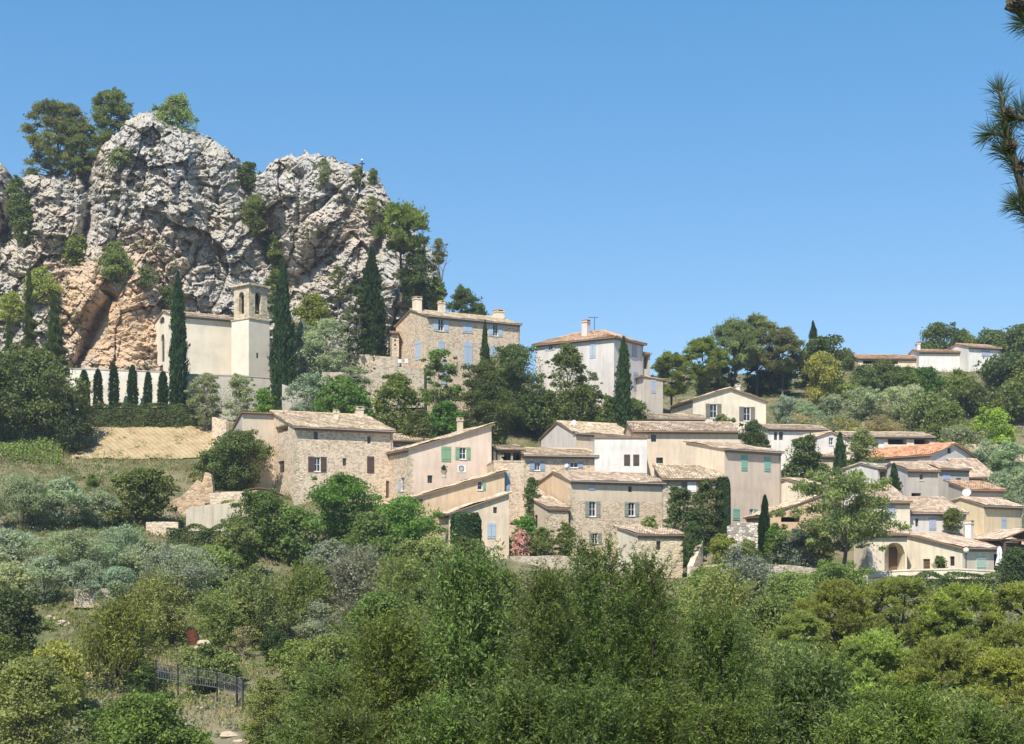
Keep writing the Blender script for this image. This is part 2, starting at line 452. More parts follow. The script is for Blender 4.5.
    # openings
    for fc, kind, a0, a1, z0, z1, col, op in todo:
        pt = ptR if fc == 'R' else ptL; w = a1-a0
        if kind == 'w':
            b = MB(); fr = .07 if w > .5 else .04
            for q in ((a0,a0+fr,z0,z1),(a1-fr,a1,z0,z1),(a0+fr,a1-fr,z0,z0+fr),(a0+fr,a1-fr,z1-fr,z1)): fbox(b, pt, *q, -.20, -.12)
            if w > .55: fbox(b, pt, (a0+a1)/2-.03, (a0+a1)/2+.03, z0+fr, z1-fr, -.19, -.125)
            if z1-z0 > .9: fbox(b, pt, a0+fr, a1-fr, (z0+z1)/2-.02, (z0+z1)/2+.02, -.188, -.13)
            fbox(b, pt, a0-.06, a1+.06, z0-.07, z0-.003, -.1, .07)
            if 'halfopen' in op: fbox(b, pt, a0+w*.55, a1-.02, z0+.02, z1-.02, -.11, -.07)
            if not sub:
                wo_ = b.build('window', [WHITE], rt); g = MB(); fbox(g, pt, a0+.02, a1-.02, z0+.02, z1-.02, -.17, -.15); g.build('pane', [GLASS], wo_)
            else:
                fbox(b, pt, a0+.02, a1-.02, z0+.02, z1-.02, -.17, -.15, m=1); b.build('window', [WHITE, GLASS], rt)
            if col is not None:
                sw = w*(.62 if 'wide' not in op else .9); spans = []
                if 'left' not in op: spans.append((a1+.02, a1+sw))
                if 'right' not in op: spans.append((a0-sw, a0-.02))
                if fc == 'L': spans = [((a0-sw, a0-.02) if s0 > a1 else (a1+.02, a1+sw)) for s0, s1 in spans]
                for s0, s1 in spans: shutter(pt, s0, s1, z0-.04, z1+.04, col, rt)
        elif kind == 'v':
            b = MB(); fbox(b, pt, a0, a1, z0, z1, -.20, -.17); fbox(b, pt, (a0+a1)/2-.02, (a0+a1)/2+.02, z0, z1, -.17, -.15, m=1)
            b.build('window', [GLASS, WOOD], rt)
        elif kind == 'c':
            if 'single' in op or w < .7: shutter(pt, a0, a1, z0, z1, col, rt)
            else: shutter(pt, a0, (a0+a1)/2-.015, z0, z1, col, rt); shutter(pt, (a0+a1)/2+.015, a1, z0, z1, col, rt)
        elif kind == 'd':
            b = MB(); fbox(b, pt, a0, a1, z0, z1, -.20, -.15)
            for k in range(3): fbox(b, pt, a0+.1, a1-.1, z0+(z1-z0)*(.08+.31*k), z0+(z1-z0)*(.32+.31*k), -.15, -.125)
            b.build('door', [col or WOOD], rt)
        elif kind == 'o':
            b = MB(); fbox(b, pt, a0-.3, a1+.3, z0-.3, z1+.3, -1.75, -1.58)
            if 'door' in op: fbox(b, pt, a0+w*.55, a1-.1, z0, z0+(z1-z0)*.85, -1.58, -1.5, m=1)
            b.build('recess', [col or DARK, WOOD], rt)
    for (cx, y0, y1, wpx, *o_) in chims:
        t0 = (o_[0] if o_ else .5); mat = o_[1] if len(o_) > 1 else wall
        ax = roof in ('gL', 'm+R', 'm-R')
        # a point of the roof seen at column cx, at share t0 of the depth
        k = (cx-512)/F
        if ax and False: pass
        ty = t0*wL; bx, by = Cx+dL[0]*ty, Y+dL[1]*ty
        s_ = (k*by-bx)/(dR[0]-k*dR[1]); s_ = min(max(s_, .5), wR-.5)
        Yc = by+s_*dR[1]; zt = (HZ-y0)/F*Yc-zb
        w2 = wpx/F*Yc/2*.8; zr = hf(s_, ty) if roof != 'hip' else H+p*min(s_, wR-s_, ty, wL-ty)
        zt = max(zt, zr+.35)
        b = MB(); b.box(s_-w2, ty-w2, zr-.5, s_+w2, ty+w2, zt-.22); b.box(s_-w2-.08, ty-w2-.08, zt-.22, s_+w2+.08, ty+w2+.08, zt-.12, r=.3)
        for q in (-1, 1): b.box(s_+q*w2*.75-.1, ty-w2, zt-.12, s_+q*w2*.75+.1, ty+w2, zt+.08, m=1)
        b.box(s_-w2-.04, ty-w2-.04, zt+.08, s_+w2+.04, ty+w2+.04, zt+.14, m=1)
        b.build('chimney', [mat, rmat], ro or rt)
    for (dx, dy, rpx) in dishes:
        k = (dx-512)/F; s_ = solve(dR, dx); Yc = Y+s_*dR[1]; z = (HZ-dy)/F*Yc-zb; rr = rpx/F*Yc
        b = MB(); Q = Matrix.Translation((s_, -.45, z)) @ Matrix.Rotation(R(-40), 4, 'Z') @ Matrix.Rotation(R(68), 4, 'X')
        b.lathe([(0.01, 0), (rr*.5, rr*.06), (rr*.85, rr*.18), (rr, rr*.27), (rr*.97, rr*.28), (rr*.8, rr*.19), (.01, .02)], 18, M=Q)
        b.tube([(s_, -.40, z-.02), (s_, .05, z-.35), (s_, .05, z-rr-.4)], .035, 5)
        b.tube([Q @ Vector((0, -rr*.9, rr*.2)), Q @ Vector((0, -rr*.2, rr*.95))], .02, 4)
        b.build('satellite_dish', [paint('dish_grey', (.5,.5,.49), .5, .05)], rt, smooth=False)
    return rt

def shutter(pt, a0, a1, z0, z1, col, rt):
    b = MB(); fbox(b, pt, a0, a1, z0, z1, .012, .055)
    for q in (.14, .82): fbox(b, pt, a0+.04, a1-.04, z0+(z1-z0)*q, z0+(z1-z0)*q+.09, .055, .08)
    n = max(2, int((a1-a0)/.14))
    for k in range(1, n): x = a0+(a1-a0)*k/n; fbox(b, pt, x-.008, x+.008, z0+.02, z1-.02, .055, .062)
    return b.build('shutter', [col], rt)
# ------------------------------------------------------------------ the village
K = .90
def A(r, g, b, k=K): return mul(sr(r, g, b), k)
P_CREAM = plaster('cream_render', A(238,224,199), .6)
P_CHAPEL = plaster('chapel_render', A(242,230,207), .15)
P_WHITE = plaster('white_render', A(236,230,220), .5)
P_GREYW = plaster('greyish_white_render', A(224,216,207), .55)
P_PINK = plaster('pale_pink_render', A(234,212,190), .5)
P_ROSE = plaster('rosy_beige_render', A(232,212,184), .6)
P_TAN = plaster('tan_render', A(228,200,164), .7)
P_YELLOW = plaster('yellow_ochre_render', A(230,210,172), .55)
P_BEIGE = plaster('beige_render', A(220,202,176), .5)
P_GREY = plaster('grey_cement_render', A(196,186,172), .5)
P_OCHRE = plaster('orange_ochre_render', A(226,192,154), .7)
S_WARM = stonework('warm_rubble_stone', A(228,206,176,.84), A(200,172,140,.84), A(232,214,190,.84), 3.6)
S_PALE = stonework('pale_rubble_stone', A(232,212,184,.86), A(200,172,142,.86), A(234,218,194,.86), 3.6)
S_GREY = stonework('grey_rubble_stone', A(206,192,170,.78), A(162,144,122,.78), A(208,196,174,.78), 3.4)
S_CUT = stonework('cut_stone', A(214,198,168), A(188,172,144), A(206,192,164), 1.9)
T_OLD = tiles('old_clay_tiles', A(228,205,172,.84), A(204,177,144,.84), A(236,217,188,.84))
T_PINK = tiles('pinkish_clay_tiles', A(228,202,174,.78), A(204,174,147,.78), A(236,215,190,.78))
T_RED = tiles('orange_clay_tiles', A(226,166,126), A(208,142,104), A(232,182,144), .15)
T_TERRA = tiles('terracotta_tiles', A(226,186,150,.74), A(204,160,124,.74), A(234,202,170,.74), .2)
SH_BLUE = paint('light_blue_shutter_paint', A(196,212,226,.7), .6, .05)
SH_SKY = paint('sky_blue_shutter_paint', A(160,182,208,.7), .6, .05)
SH_GREEN = paint('sage_green_shutter_paint', A(150,190,150,.7), .6, .05)
SH_TURQ = paint('turquoise_shutter_paint', A(150,200,180,.7), .6, .05)
SH_GREY = paint('grey_green_shutter_paint', A(168,172,158,.65), .6, .05)
SH_GREYD = paint('grey_shutter_paint', A(150,142,132,.6), .6, .05)
SH_BROWN = paint('brown_shutter_paint', A(112,92,84,.6), .7, .08)
SH_LAV = paint('lavender_shutter_paint', A(188,194,214,.7), .6, .05)
SH_MINT = paint('pale_mint_door_paint', A(206,224,206,.75), .6, .05)

# --- chapel with its bell tower
ch = house('chapel', 'cream chapel with a square stone bell tower at the foot of the crag', 173, 154, 239, 191, 30, 315, 378, 'gR', P_CHAPEL, T_OLD,
      wins=[('L','v',161,334,164.5,362,None,'arch'), ('L','v',159.5,317,164.5,324,None,'arch'), ('L','d',156,366,163,380)], cat='chapel', pitch=.24, deep=7)
def tower():
    Mr = RAYROOT[ch.name]; Yt = 190.2; th = R(50); w = 3.15
    c = P(249, 380, Yt); z0 = c.z
    zz = lambda py: (HZ-py)/F*Yt-z0
    M = Matrix.Translation(c) @ Matrix.Rotation(th, 4, 'Z')
    b = MB(); ptR = lambda a, z, d: (a, -d, z); ptL = lambda a, z, d: (-d, a, z)
    zs, zt = zz(318), zz(286)
    hR = [dict(a0=w*.33, a1=w*.67, z0=zz(312.5), z1=zz(290.5), arch=True, depth=.55)]
    facade_holes(b, ptR, w, lambda a: zt, hR, zs, m=1); facade_holes(b, ptL, w, lambda a: zt, hR, zs, m=1)
    for f in (lambda a, z: (w, a, z), lambda a, z: (a, w, z)): b.quad(f(0,zs), f(w,zs), f(w,zt), f(0,zt), m=1)
    # lower shaft, a little wider, plastered
    e = .22
    b.box(-e, -e, -8, w+e, w+e, zs-.12, m=0)
    b.box(-e-.1, -e-.1, zs-.12, w+e+.1, w+e+.1, zs, m=1)            # string course
    b.box(-.12, -.12, zt, w+.12, w+.12, zt+.16, m=1); b.box(-.3, -.3, zt+.16, w+.3, w+.3, zt+.42, m=1)
    # dark chamber core and raking buttress
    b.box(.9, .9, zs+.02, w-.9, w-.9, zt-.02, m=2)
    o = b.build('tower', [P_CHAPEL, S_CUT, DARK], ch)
    o.matrix_parent_inverse = Mr.inverted(); o.location = c; o.rotation_euler = (0,0,th)
    g = MB(); g.lathe([(.02,1.0),(.2,.98),(.3,.8),(.36,.35),(.52,.05),(.55,0),(.5,0),(.02,.6)], 16, c=(w*.5, .62, zs+1.0))
    g.tube([(w*.3,.62,zs+2.05),(w*.7,.62,zs+2.05)], .05, 6); g.build('bell', [paint('weathered_bronze', (.16,.13,.08), .5)], o)
    g = MB(); pt = ptR; fbox(g, pt, w*.34, w*.42, zz(357), zz(352), .225, .24); g.build('window', [DARK], o)
tower()
house('', '', 256, 249, 276, 192.6, 26, 333, 380, 'm-R', P_CHAPEL, T_OLD, root=ch, pitch=.42, wL=5, ov=.2, part='sacristy')

# --- stone house with pale blue shutters under the crag
h = house('stone_house', 'rubble stone house with pale blue shutters standing under the right end of the crag', 427, 396, 520, 182, 30, 316, 386, 'gR', S_WARM, T_OLD,
      wins=[('R','w',438.3,319.3,443.7,331,SH_BLUE,'wide'), ('R','c',462.7,321,472.3,333,SH_BLUE), ('R','w',493,324.5,498,336,SH_BLUE,'wide'),
            ('R','c',463.5,342,472.3,368.5,SH_BLUE), ('R','c',438,341,444.3,351,SH_BLUE), ('R','c',490,345,497,357,SH_BLUE), ('R','c',441,362,447,384,SH_BLUE),
            ('L','c',415.5,340.5,420.6,360,SH_BLUE)], chims=[(414,298,304,9,.42,P_CREAM), (441.5,302,307,7,.42,P_CREAM), (498.5,311,318,11,.42,P_CREAM)], pitch=.30)
house('', '', 392, 376, 399, 187.5, 12, 333, 354, 'm+L', S_WARM, T_OLD, root=h, wL=4, pitch=.15, wins=[('R','w',392.7,336.5,396.3,349)])
# --- tall white house with hipped roof
h = house('tall_white_house', 'tall white house with orange hipped roof and blue shutters rising above dark trees', 614, 536, 643, 184, 55, 337, 409, 'hip', P_GREYW, T_TERRA,
      wins=[('L','c',590,342.5,595.5,358,SH_BLUE), ('L','w',548,341.5,552.5,350,SH_BLUE), ('R','c',632,340,636.8,359,SH_LAV), ('R','c',633.2,372,638,390,SH_LAV)],
      chims=[(586,321,328,8,.45,P_GREYW)], pitch=.41, dishes=())
house('', '', 644, 638, 663, 186.5, 20, 377, 412, 'm-R', P_GREYW, T_OLD, root=h, wL=6, pitch=.12, wins=[('R','c',651,379,656,393,SH_LAV)], matR=P_GREY)  # annex's right face takes a darker grey that paints in its shade
house('', '', 643, 638, 650, 190.5, 20, 354, 380, 'm+L', P_GREY, T_TERRA, root=h, wL=4, pitch=.2, wins=[('R','o',644,356,648,369)])
def antenna():
    b = MB(); c = P(594.5, 330, 190); z = 13/F*190
    b.tube([(0,0,-.3),(0,0,z)], .04, 5); b.tube([(-.8,0,z-.05),(.5,0,z-.05)], .03, 4)
    for k in range(6): b.tube([(-.7+.2*k,-.3,z-.05),(-.7+.2*k,.3,z-.05)], .018, 4)
    o = b.build('aerial', [IRON], h); o.matrix_parent_inverse = RAYROOT[h.name].inverted(); o.location = c
antenna()

# --- big stone house at the left
h = house('farmhouse', 'large rubble stone farmhouse with brown shutters and a long tiled roof', 294.5, 250, 393, 151, 26, 427, 497, 'gR', S_PALE, T_OLD,
      wins=[('R','v',313.7,431.5,318,439.6), ('R','v',367.2,436.5,370.5,443.5), ('R','w',314,457,320.5,471.5,SH_BROWN,'wide'), ('R','v',342.7,458,346.4,465.5),
            ('R','c',367,456.5,374,473,SH_BROWN), ('R','d',386,481,391,498), ('L','v',278.3,461,284.3,472.5), ('L','o',255,425,272,431.5), ('L','o',275.5,425.5,288,432.5)],
      chims=[(369.5,408,417,9,.55,P_CREAM), (336,411,425,5,.3,P_CREAM)], pitch=.27, ov=.5)
house('', '', 242, 224, 283, 156.5, 24, 414, 480, 'm-L', P_GREY, T_OLD, root=h, pitch=.33, wins=[('L','w',230.5,430,236,441,SH_BLUE,'left')], matR=P_BEIGE, part='side_wing')
house('low_house', 'low tiled roof tucked between the stone farmhouse and the pink gabled house', 390, 380, 436, 160, 14, 440.5, 470, 'gR', S_GREY, T_OLD, wL=7, pitch=.24)
# --- pink house with the sloping gable
h = house('pink_house', 'pale pink house with steep one-way roof and sage green shutters', 408.5, 388, 491.5, 150, 24, 449.5, 500, 'm+R', S_PALE, T_OLD,
      wins=[('R','c',441.3,446.5,450.8,461.5,SH_GREEN), ('R','w',459.5,447.5,466.2,459.3,SH_GREEN), ('R','v',427.5,475.3,432.5,483), ('L','w',401,477.5,404.5,491,SH_BLUE,'left')],
      chims=[(460,419,436,6,.35,P_BEIGE)], pitch=.30, matR=P_PINK, ov=.3, og=.3)
# --- tan house below it
house('tan_house', 'tan house with low sloping roof edge and one green shutter below the pink house', 408.5, 384, 504.5, 144, 20, 499.5, 540, 'm+R', P_TAN, T_OLD,
      wins=[('R','w',477.6,481,482.6,490,SH_GREEN,'right'), ('R','v',412,497.5,423,502.5)], pitch=.29, ov=.3, og=.3, wL=3.5)
house('stone_block', 'flat topped rubble stone house corner with a narrow blue shutter', 494, 486, 524, 148, 8, 461.5, 545, 'flat', S_WARM, T_OLD, wL=6,
      wins=[('R','c',505.2,473,509.6,492,SH_SKY,'single')])
house('gabled_cottage', 'small tan cottage with a pale blue shuttered window beside the clipped hedge', 449, 436, 509, 139, 14, 514.5, 553, 'm+R', P_ROSE, T_OLD, wL=5,
      wins=[('R','v',493.2,507,497,513.2), ('R','c',487.3,523,495.8,538.5,SH_BLUE)], pitch=.34, ov=.3, og=.3)
# --- stone house with sky blue shutters
h = house('blue_shuttered_house', 'low stone house with sky blue shutters and wide tiled roof', 524.5, 505, 597, 160, 10, 455.5, 490, 'gR', S_WARM, T_OLD, wL=9,
      wins=[('R','w',534.6,461.5,540,470.5,SH_SKY,'wide'), ('R','w',570,462,578,467.7,SH_SKY)], pitch=.22, dishes=[(565.8,466,2.3)], ov=.5)
house('', '', 499, 492, 524.2, 161.5, 8, 450, 490, 'm+L', S_GREY, T_OLD, root=h, wL=5, pitch=.16, wins=[('R','o',500.5,451,511,461), ('R','o',513,451,523,461)])
# --- long upper house
h = house('long_house', 'long upper house with wavy old tiled roofs and a white dish on its gable', 575.5, 541, 634, 170, 27, 433.5, 470, 'gR', P_GREYW, T_OLD, pitch=.38, dishes=[(572,423,2.8)],
      matR=P_BEIGE, ov=.3)
house('', '', 633, 610, 738, 166, 3, 431, 475, 'gR', P_ROSE, T_PINK, root=h, wL=8.5, pitch=.30, wins=[('R','v',651,434.5,656.2,441.8), ('R','v',656.2,457.5,663,466.5)],
      chims=[(602,424,433,5,.1,P_CREAM)], ov=.5)
house('white_cube_house', 'flat fronted pinkish white house with two small brown shutters', 594.6, 588, 647, 161, 2, 438, 480, 'm+L', P_WHITE, T_TERRA, wL=5, pitch=.06,
      wins=[('R','c',624,454.5,630,465.5,SH_BROWN,'single'), ('R','c',633.2,454.5,639.2,465.5,SH_BROWN,'single')], ov=.12, og=.08, cornice=False)
# --- tall rosy house
h = house('rosy_beige_house', 'tall rosy beige house with turquoise arched shutters facing right', 724.5, 686, 781, 152, 36, 449.5, 522, 'm+L', P_ROSE, T_PINK,
      wins=[('R','c',741.2,455,747.3,470.5,SH_TURQ,'single'), ('R','c',764.2,457,770.2,471.3,SH_TURQ,'single'), ('R','c',732.7,508.5,739.6,520,SH_TURQ,'single'), ('R','w',749.5,509,753.5,517.3,SH_TURQ,'rightwide')],
      pitch=.19, ov=.4, matR=plaster('rosy_shaded_render', A(222,202,180), .45))  # right wall: darker copy of the rosy render, grazing-sun shade put into its colour
house('', '', 663, 655, 723, 149.5, 4, 479, 520, 'm+L', S_GREY, T_OLD, root=h, wL=5.5, pitch=.30, wins=[('R','v',681.3,482,687,489.5), ('R','c',687.6,482,696.4,492,WHITE,'single')], ov=.4, part='lean_to')
# --- central stone house
h = house('central_stone_house', 'rubble stone house in the centre with plaster band and two white windows', 570.6, 537, 664.2, 145, 25, 481, 548, 'gR', P_TAN, T_PINK,
      wins=[('R','w',589.3,501.5,596,516.5,SH_GREY), ('R','w',628.5,502.5,635,516,SH_GREY), ('R','v',628.3,486.3,631.8,492), ('R','c',588.5,485,594.5,490,SH_BLUE,'single'), ('R','w',592.5,533,598,543.5,SH_GREY)],
      pitch=.27, band=(2.0, P_BEIGE), ov=.35, matR=S_WARM)
house('', '', 547.5, 517, 568.5, 143.5, 25, 508.5, 545, 'm+L', P_BEIGE, T_PINK, root=h, pitch=.30, wins=[('L','v',534.5,515,537.5,528)], matR=S_WARM, ov=.2, part='lean_to')
house('stone_shed', 'small square pale stone outbuilding with tiled roof in front of the central house', 637.6, 617, 683, 138, 25, 535, 580, 'm+L', P_CREAM, T_PINK,
      wins=[('R','v',656.3,541,661,550), ('R','o',657,568,663,581,None,'arch')], pitch=.20, matR=stonework('even_stone', A(230,212,182), A(206,184,150), A(226,208,176), 2.2), ov=.25)
# --- house with grey shutters
h = house('grey_shuttered_house', 'weathered cream gabled house with grey shutters below the pine trees', 693, 683, 766, 192, 12, 400, 432, 'gL', P_CREAM, T_OLD,
      wins=[('R','w',710,404,717,418,SH_GREYD), ('R','w',743.5,407,750.5,421,SH_GREYD)], chims=[(737.5,385,396,5,.3,P_WHITE)], pitch=.31, wL=9, ov=.3, og=.3)
house('low_roofed_shed', 'low brown roofed shed just behind the long upper house', 648, 640, 705, 181, 4, 419, 440, 'm+L', P_BEIGE, T_OLD, wL=4, pitch=.22)
# --- the right hand part
h = house('white_bungalow', 'white house with two small dark windows under a pink tiled roof', 768, 760, 828, 186, 8, 429, 460, 'gR', P_WHITE, T_PINK, wL=7, pitch=.2,
      wins=[('R','v',774,432,777.2,440), ('R','v',779,432,783,440)])
house('white_gabled_house', 'white gabled house with one dark window and a long side roof', 817, 793, 845, 180, 24, 437.5, 470, 'gL', P_WHITE, T_OLD, pitch=.30, wins=[('R','w',829,437.5,833.5,445)], ov=.2)
house('', '', 815, 808, 842, 178.8, 8, 456.5, 480, 'm+L', P_BEIGE, T_PINK, root=bpy.data.objects['white_gabled_house'], wL=2, pitch=.25)
house('long_bungalow', 'long low bungalow with dark veranda openings below the olive hillside', 846, 838, 934, 190, 6, 436.5, 462, 'gR', P_CREAM, T_OLD, wL=8, pitch=.2,
      wins=[('R','o',888,438.3,907,444.5), ('R','o',914,438.5,929,444.5), ('R','d',876,437.5,884,447,WHITE)])
house('orange_roofed_house', 'house with a broad bright orange tiled roof and shaded grey gable', 931, 856, 975, 172, 38, 455, 480, 'gL', P_GREYW, T_RED, pitch=.33, ov=.3, og=.3,
      wins=[('R','v',947.5,446,951,453.5)])
h = house('barn_house', 'weathered grey gabled barn with an open dark loft and patched roof', 878, 842, 909, 163, 46, 468.5, 500, 'gR', P_GREYW, tiles('patched_grey_tiles', A(190,180,164), A(120,112,104), A(216,200,170), .6), pitch=.26,
      wins=[('R','o',880,471.5,891,487)], ov=.3)
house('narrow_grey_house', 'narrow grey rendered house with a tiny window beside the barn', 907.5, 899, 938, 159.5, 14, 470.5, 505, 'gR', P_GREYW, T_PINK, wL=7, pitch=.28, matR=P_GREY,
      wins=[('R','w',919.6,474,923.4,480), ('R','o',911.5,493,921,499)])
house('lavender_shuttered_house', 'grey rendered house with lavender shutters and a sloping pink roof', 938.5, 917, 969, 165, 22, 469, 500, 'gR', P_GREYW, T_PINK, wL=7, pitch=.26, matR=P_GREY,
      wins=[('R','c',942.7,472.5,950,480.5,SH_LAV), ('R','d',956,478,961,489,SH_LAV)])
h = house('terrace_house', 'low grey terrace house with a big white dish behind the yellow house', 968.5, 935, 1003, 157.5, 15, 490, 520, 'm+L', P_GREY, T_TERRA, wL=4, pitch=.25, dishes=[(964.5,493,4.4)])
house('slatted_house', 'small house with rows of old brown roof tiles standing on a terrace', 966, 960, 995, 168, 6, 477, 500, 'm+L', P_BEIGE, T_PINK, wL=5, pitch=.45)
house('vine_fronted_house', 'low pale house with lavender doors and a vine along its eave', 910, 902, 966, 149.5, 8, 513, 540, 'm+L', P_GREYW, T_PINK, wL=5.5, pitch=.31,
      wins=[('R','v',915.3,518.5,918.2,526.5), ('R','c',929,517.5,936,530,SH_LAV), ('R','c',947.5,518,957,530,SH_LAV)])
house('pale_side_house', 'pale rendered house half hidden by the big loose tree', 874, 862, 910, 148, 6, 502, 545, 'm+L', P_CREAM, T_PINK, wL=6, pitch=.33, wins=[('R','c',888,505.5,895,517,SH_LAV)])
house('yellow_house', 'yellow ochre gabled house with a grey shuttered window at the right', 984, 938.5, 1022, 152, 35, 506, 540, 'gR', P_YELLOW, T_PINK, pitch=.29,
      wins=[('R','c',1001.3,518,1006.3,531.5,SH_LAV)], matR=plaster('yellow_shade_render', A(226,206,168), .5))  # slightly darker copy of the yellow, painting shade onto the right wall
h = house('arched_house', 'big cream house with broad pink roof and an arched porch', 962.5, 905.5, 1045, 139, 44, 548.5, 572, 'm+L', P_CREAM, T_PINK, pitch=.235, ov=.3, og=.3,
      wins=[('L','v',949.8,556.3,954.5,565.8), ('L','d',923,559,930,572), ('R','c',976,556.5,985.7,569.5,SH_MINT,'single'), ('R','o',994,554,1022,571)],
      chims=[(969.5,521.5,537,8,.62,P_WHITE)])
house('', '', 868.5, 860, 907, 140.5, 10, 534.5, 572, 'm+L', P_CREAM, T_PINK, root=h, wL=3.5, pitch=.25, wins=[('R','o',884.5,542.5,905,571,P_ROSE,'arch door')], part='porch')
house('cream_gabled_house', 'small cream gabled house right of the tall rosy house', 803, 771.5, 821, 155, 40, 484, 520, 'gR', P_CREAM, T_PINK, pitch=.25)
house('ochre_pergola_house', 'low house with orange ochre walls under a rising tiled roof by thin cypresses', 763, 748, 822, 146, 10, 516.5, 548, 'm+R', P_OCHRE, T_OLD, wL=5, pitch=.34, ov=.3,
      wins=[('R','o',781,517,800,522,DARK)])
# --- hilltop house
h = house('hilltop_house', 'long pale house with orange roofs on the hilltop under the skyline', 968.5, 960.5, 1000, 234, 18, 347, 372, 'gR', P_WHITE, T_TERRA, pitch=.26, wL=6.5, wins=[('R','c',981.5,349.5,990,356.5,SH_LAV)])
house('', '', 919, 914, 966, 236, 3, 352, 372, 'gR', P_WHITE, T_TERRA, root=h, wL=6, pitch=.22, chims=[(917.5,343,351,4,.3,P_WHITE)], part='middle_wing')
house('', '', 858, 852, 917, 237, 3, 358.5, 372, 'gR', P_ROSE, T_TERRA, root=h, wL=7, pitch=.27, wins=[('R','o',863,360,898,364)], part='left_wing')
# ------------------------------------------------------------------ terrain
_cols = {
 0:   [(60,797),(80,722),(100,640),(120,565),(140,505),(160,460),(175,432),(185,406),(190,397),(215,380),(250,330)],
 100: [(60,797),(80,718),(100,640),(120,565),(140,505),(160,470),(168,460),(177.5,428),(185,406),(190,397),(215,380),(250,330)],
 230: [(60,800),(80,702),(100,640),(120,578),(140,530),(150,510),(160,474),(168,459),(177.5,426),(188,400),(200,392),(250,345)],
 330: [(60,800),(80,722),(100,650),(120,592),(140,540),(150,508),(165,452),(180,412),(190,385),(200,370),(250,345)],
 450: [(60,800),(80,725),(100,650),(120,600),(135,565),(145,548),(155,508),(165,466),(180,420),(195,388),(205,375),(230,366),(260,358)],
 560: [(60,800),(80,725),(100,650),(125,592),(135,565),(145,548),(155,512),(165,482),(175,452),(190,416),(200,405),(215,400),(240,395),(270,385)],
 700: [(60,800),(80,725),(100,650),(125,595),(135,580),(145,558),(155,532),(165,492),(175,468),(190,432),(205,416),(220,405),(240,390),(270,375)],
 820: [(60,790),(80,715),(100,645),(125,595),(135,580),(145,563),(155,537),(165,507),(180,468),(195,433),(210,402),(235,376),(250,374),(270,376)],
 920: [(60,790),(80,715),(100,645),(120,600),(135,580),(150,552),(160,523),(170,502),(185,467),(200,437),(215,407),(235,372),(250,366),(270,370)],
 1024:[(60,790),(80,715),(100,645),(120,602),(135,580),(150,562),(165,532),(180,492),(195,452),(210,412),(230,372),(245,354),(270,352)],
}
_cx = sorted(_cols)
_far = [(330, 8.0), (420, -6.0), (700, -14.0), (4000, -14.0)]
_near = [(-80, 6.0), (-6, -1.3), (2, -1.75), (6, -2.6), (14, -6.5), (26, -9.3), (42, -10.2)]
def ground(X, Y, caps=True):
    X = np.asarray(X, float); Y = np.asarray(Y, float)
    u = 512+F*X/np.maximum(Y, 60.0)
    rows = []
    for c in _cx:
        pts = _near+[(y, (HZ-p)/F*y) for y, p in _cols[c]]
        zl = pts[-1][1]
        pts = pts+[(y, z if y > 400 else max(z, zl-.20*(y-pts[-1][0])) if False else z) for y, z in _far]
        rows.append(np.interp(Y, [p[0] for p in pts], [p[1] for p in pts]))
    rows = np.array(rows)
    uu = np.clip(u, _cx[0], _cx[-1]); k = np.clip(np.searchsorted(_cx, uu)-1, 0, len(_cx)-2)
    x0 = np.array(_cx)[k]; x1 = np.array(_cx)[k+1]; f = (uu-x0)/(x1-x0); f = f*f*(3-2*f)
    flat = rows.reshape(len(_cx), -1); idx = np.arange(flat.shape[1])
    z = (flat[k.ravel(), idx]*(1-f.ravel())+flat[k.ravel()+1, idx]*f.ravel()).reshape(X.shape)
    amp = np.clip((Y-12)/40, .0, 1)*np.clip((900-Y)/500, .1, 1)
    z = z+amp*(fbm(X/9, Y/9, 3, 4)*1.1+fbm(X/2.2, Y/2.2, 8, 3)*.35)
    # terraces on the slope
    tz = 1.7; q = z/tz+fbm(X/30, Y/30, 5, 2)*.8; fr = q-np.floor(q); st = np.clip((fr-.62)/.3, 0, 1)
    z = z+np.clip((Y-70)/20, 0, 1)*np.clip((175-Y)/20, 0, 1)*np.clip((330-u)/60, 0, 1)*(st-fr)*tz*.55
    if caps:
        for (cx, cy, cz, r) in CAPS:
            d = np.hypot(X-cx, Y-cy)
            z = np.minimum(z, cz+np.maximum(0, d-r)*.75)
    # the even bank below the chapel hedge
    zb = np.interp(Y, [160, 168, 177.5, 179], [10.6, (HZ-459)/F*168, (HZ-426.5)/F*177.5, 17.1])
    wb = np.clip((u-58)/14, 0, 1)*np.clip((228-u)/12, 0, 1)*np.clip((Y-163)/4, 0, 1)*np.clip((180.5-Y)/2, 0, 1)
    z = z*(1-wb)+(zb+.18*fbm(X/2, Y/2, 88, 3))*wb
    return z
def gz(px, Y):
    return float(ground(np.array([(px-512)/F*Y]), np.array([float(Y)]))[0])

def soil_material():
    t = NT('dry_hillside'); v = t.coord()
    n1 = t.noise(v, .09, 5, .6); n2 = t.noise(v, .55, 6, .65); n3 = t.noise(v, 4.5, 5, .7)
    c = t.ramp(n2, [(.28, (.19,.155,.09)), (.42, (.24,.205,.12)), (.52, (.12,.13,.055)), (.72, (.08,.105,.04))])
    c = t.mix(t.ramp(n1, [(.50, (0,0,0)), (.64, (.7,.7,.7))]), c, (.29,.25,.165))
    st = t.vor(v, 2.2, out='Distance')
    c = t.mix(t.math('MULTIPLY', t.ramp(st, [(.1, (1,1,1)), (.26, (0,0,0))]), t.ramp(n1, [(.5, (0,0,0)), (.62, (1,1,1))])), c, (.46,.42,.35))
    c = t.mix(t.math('MULTIPLY', n3, .6), c, (.10,.085,.05))
    t.bsdf(c, 1.0, t.bump(n3, .6, .12), spec=.05); return t.mat
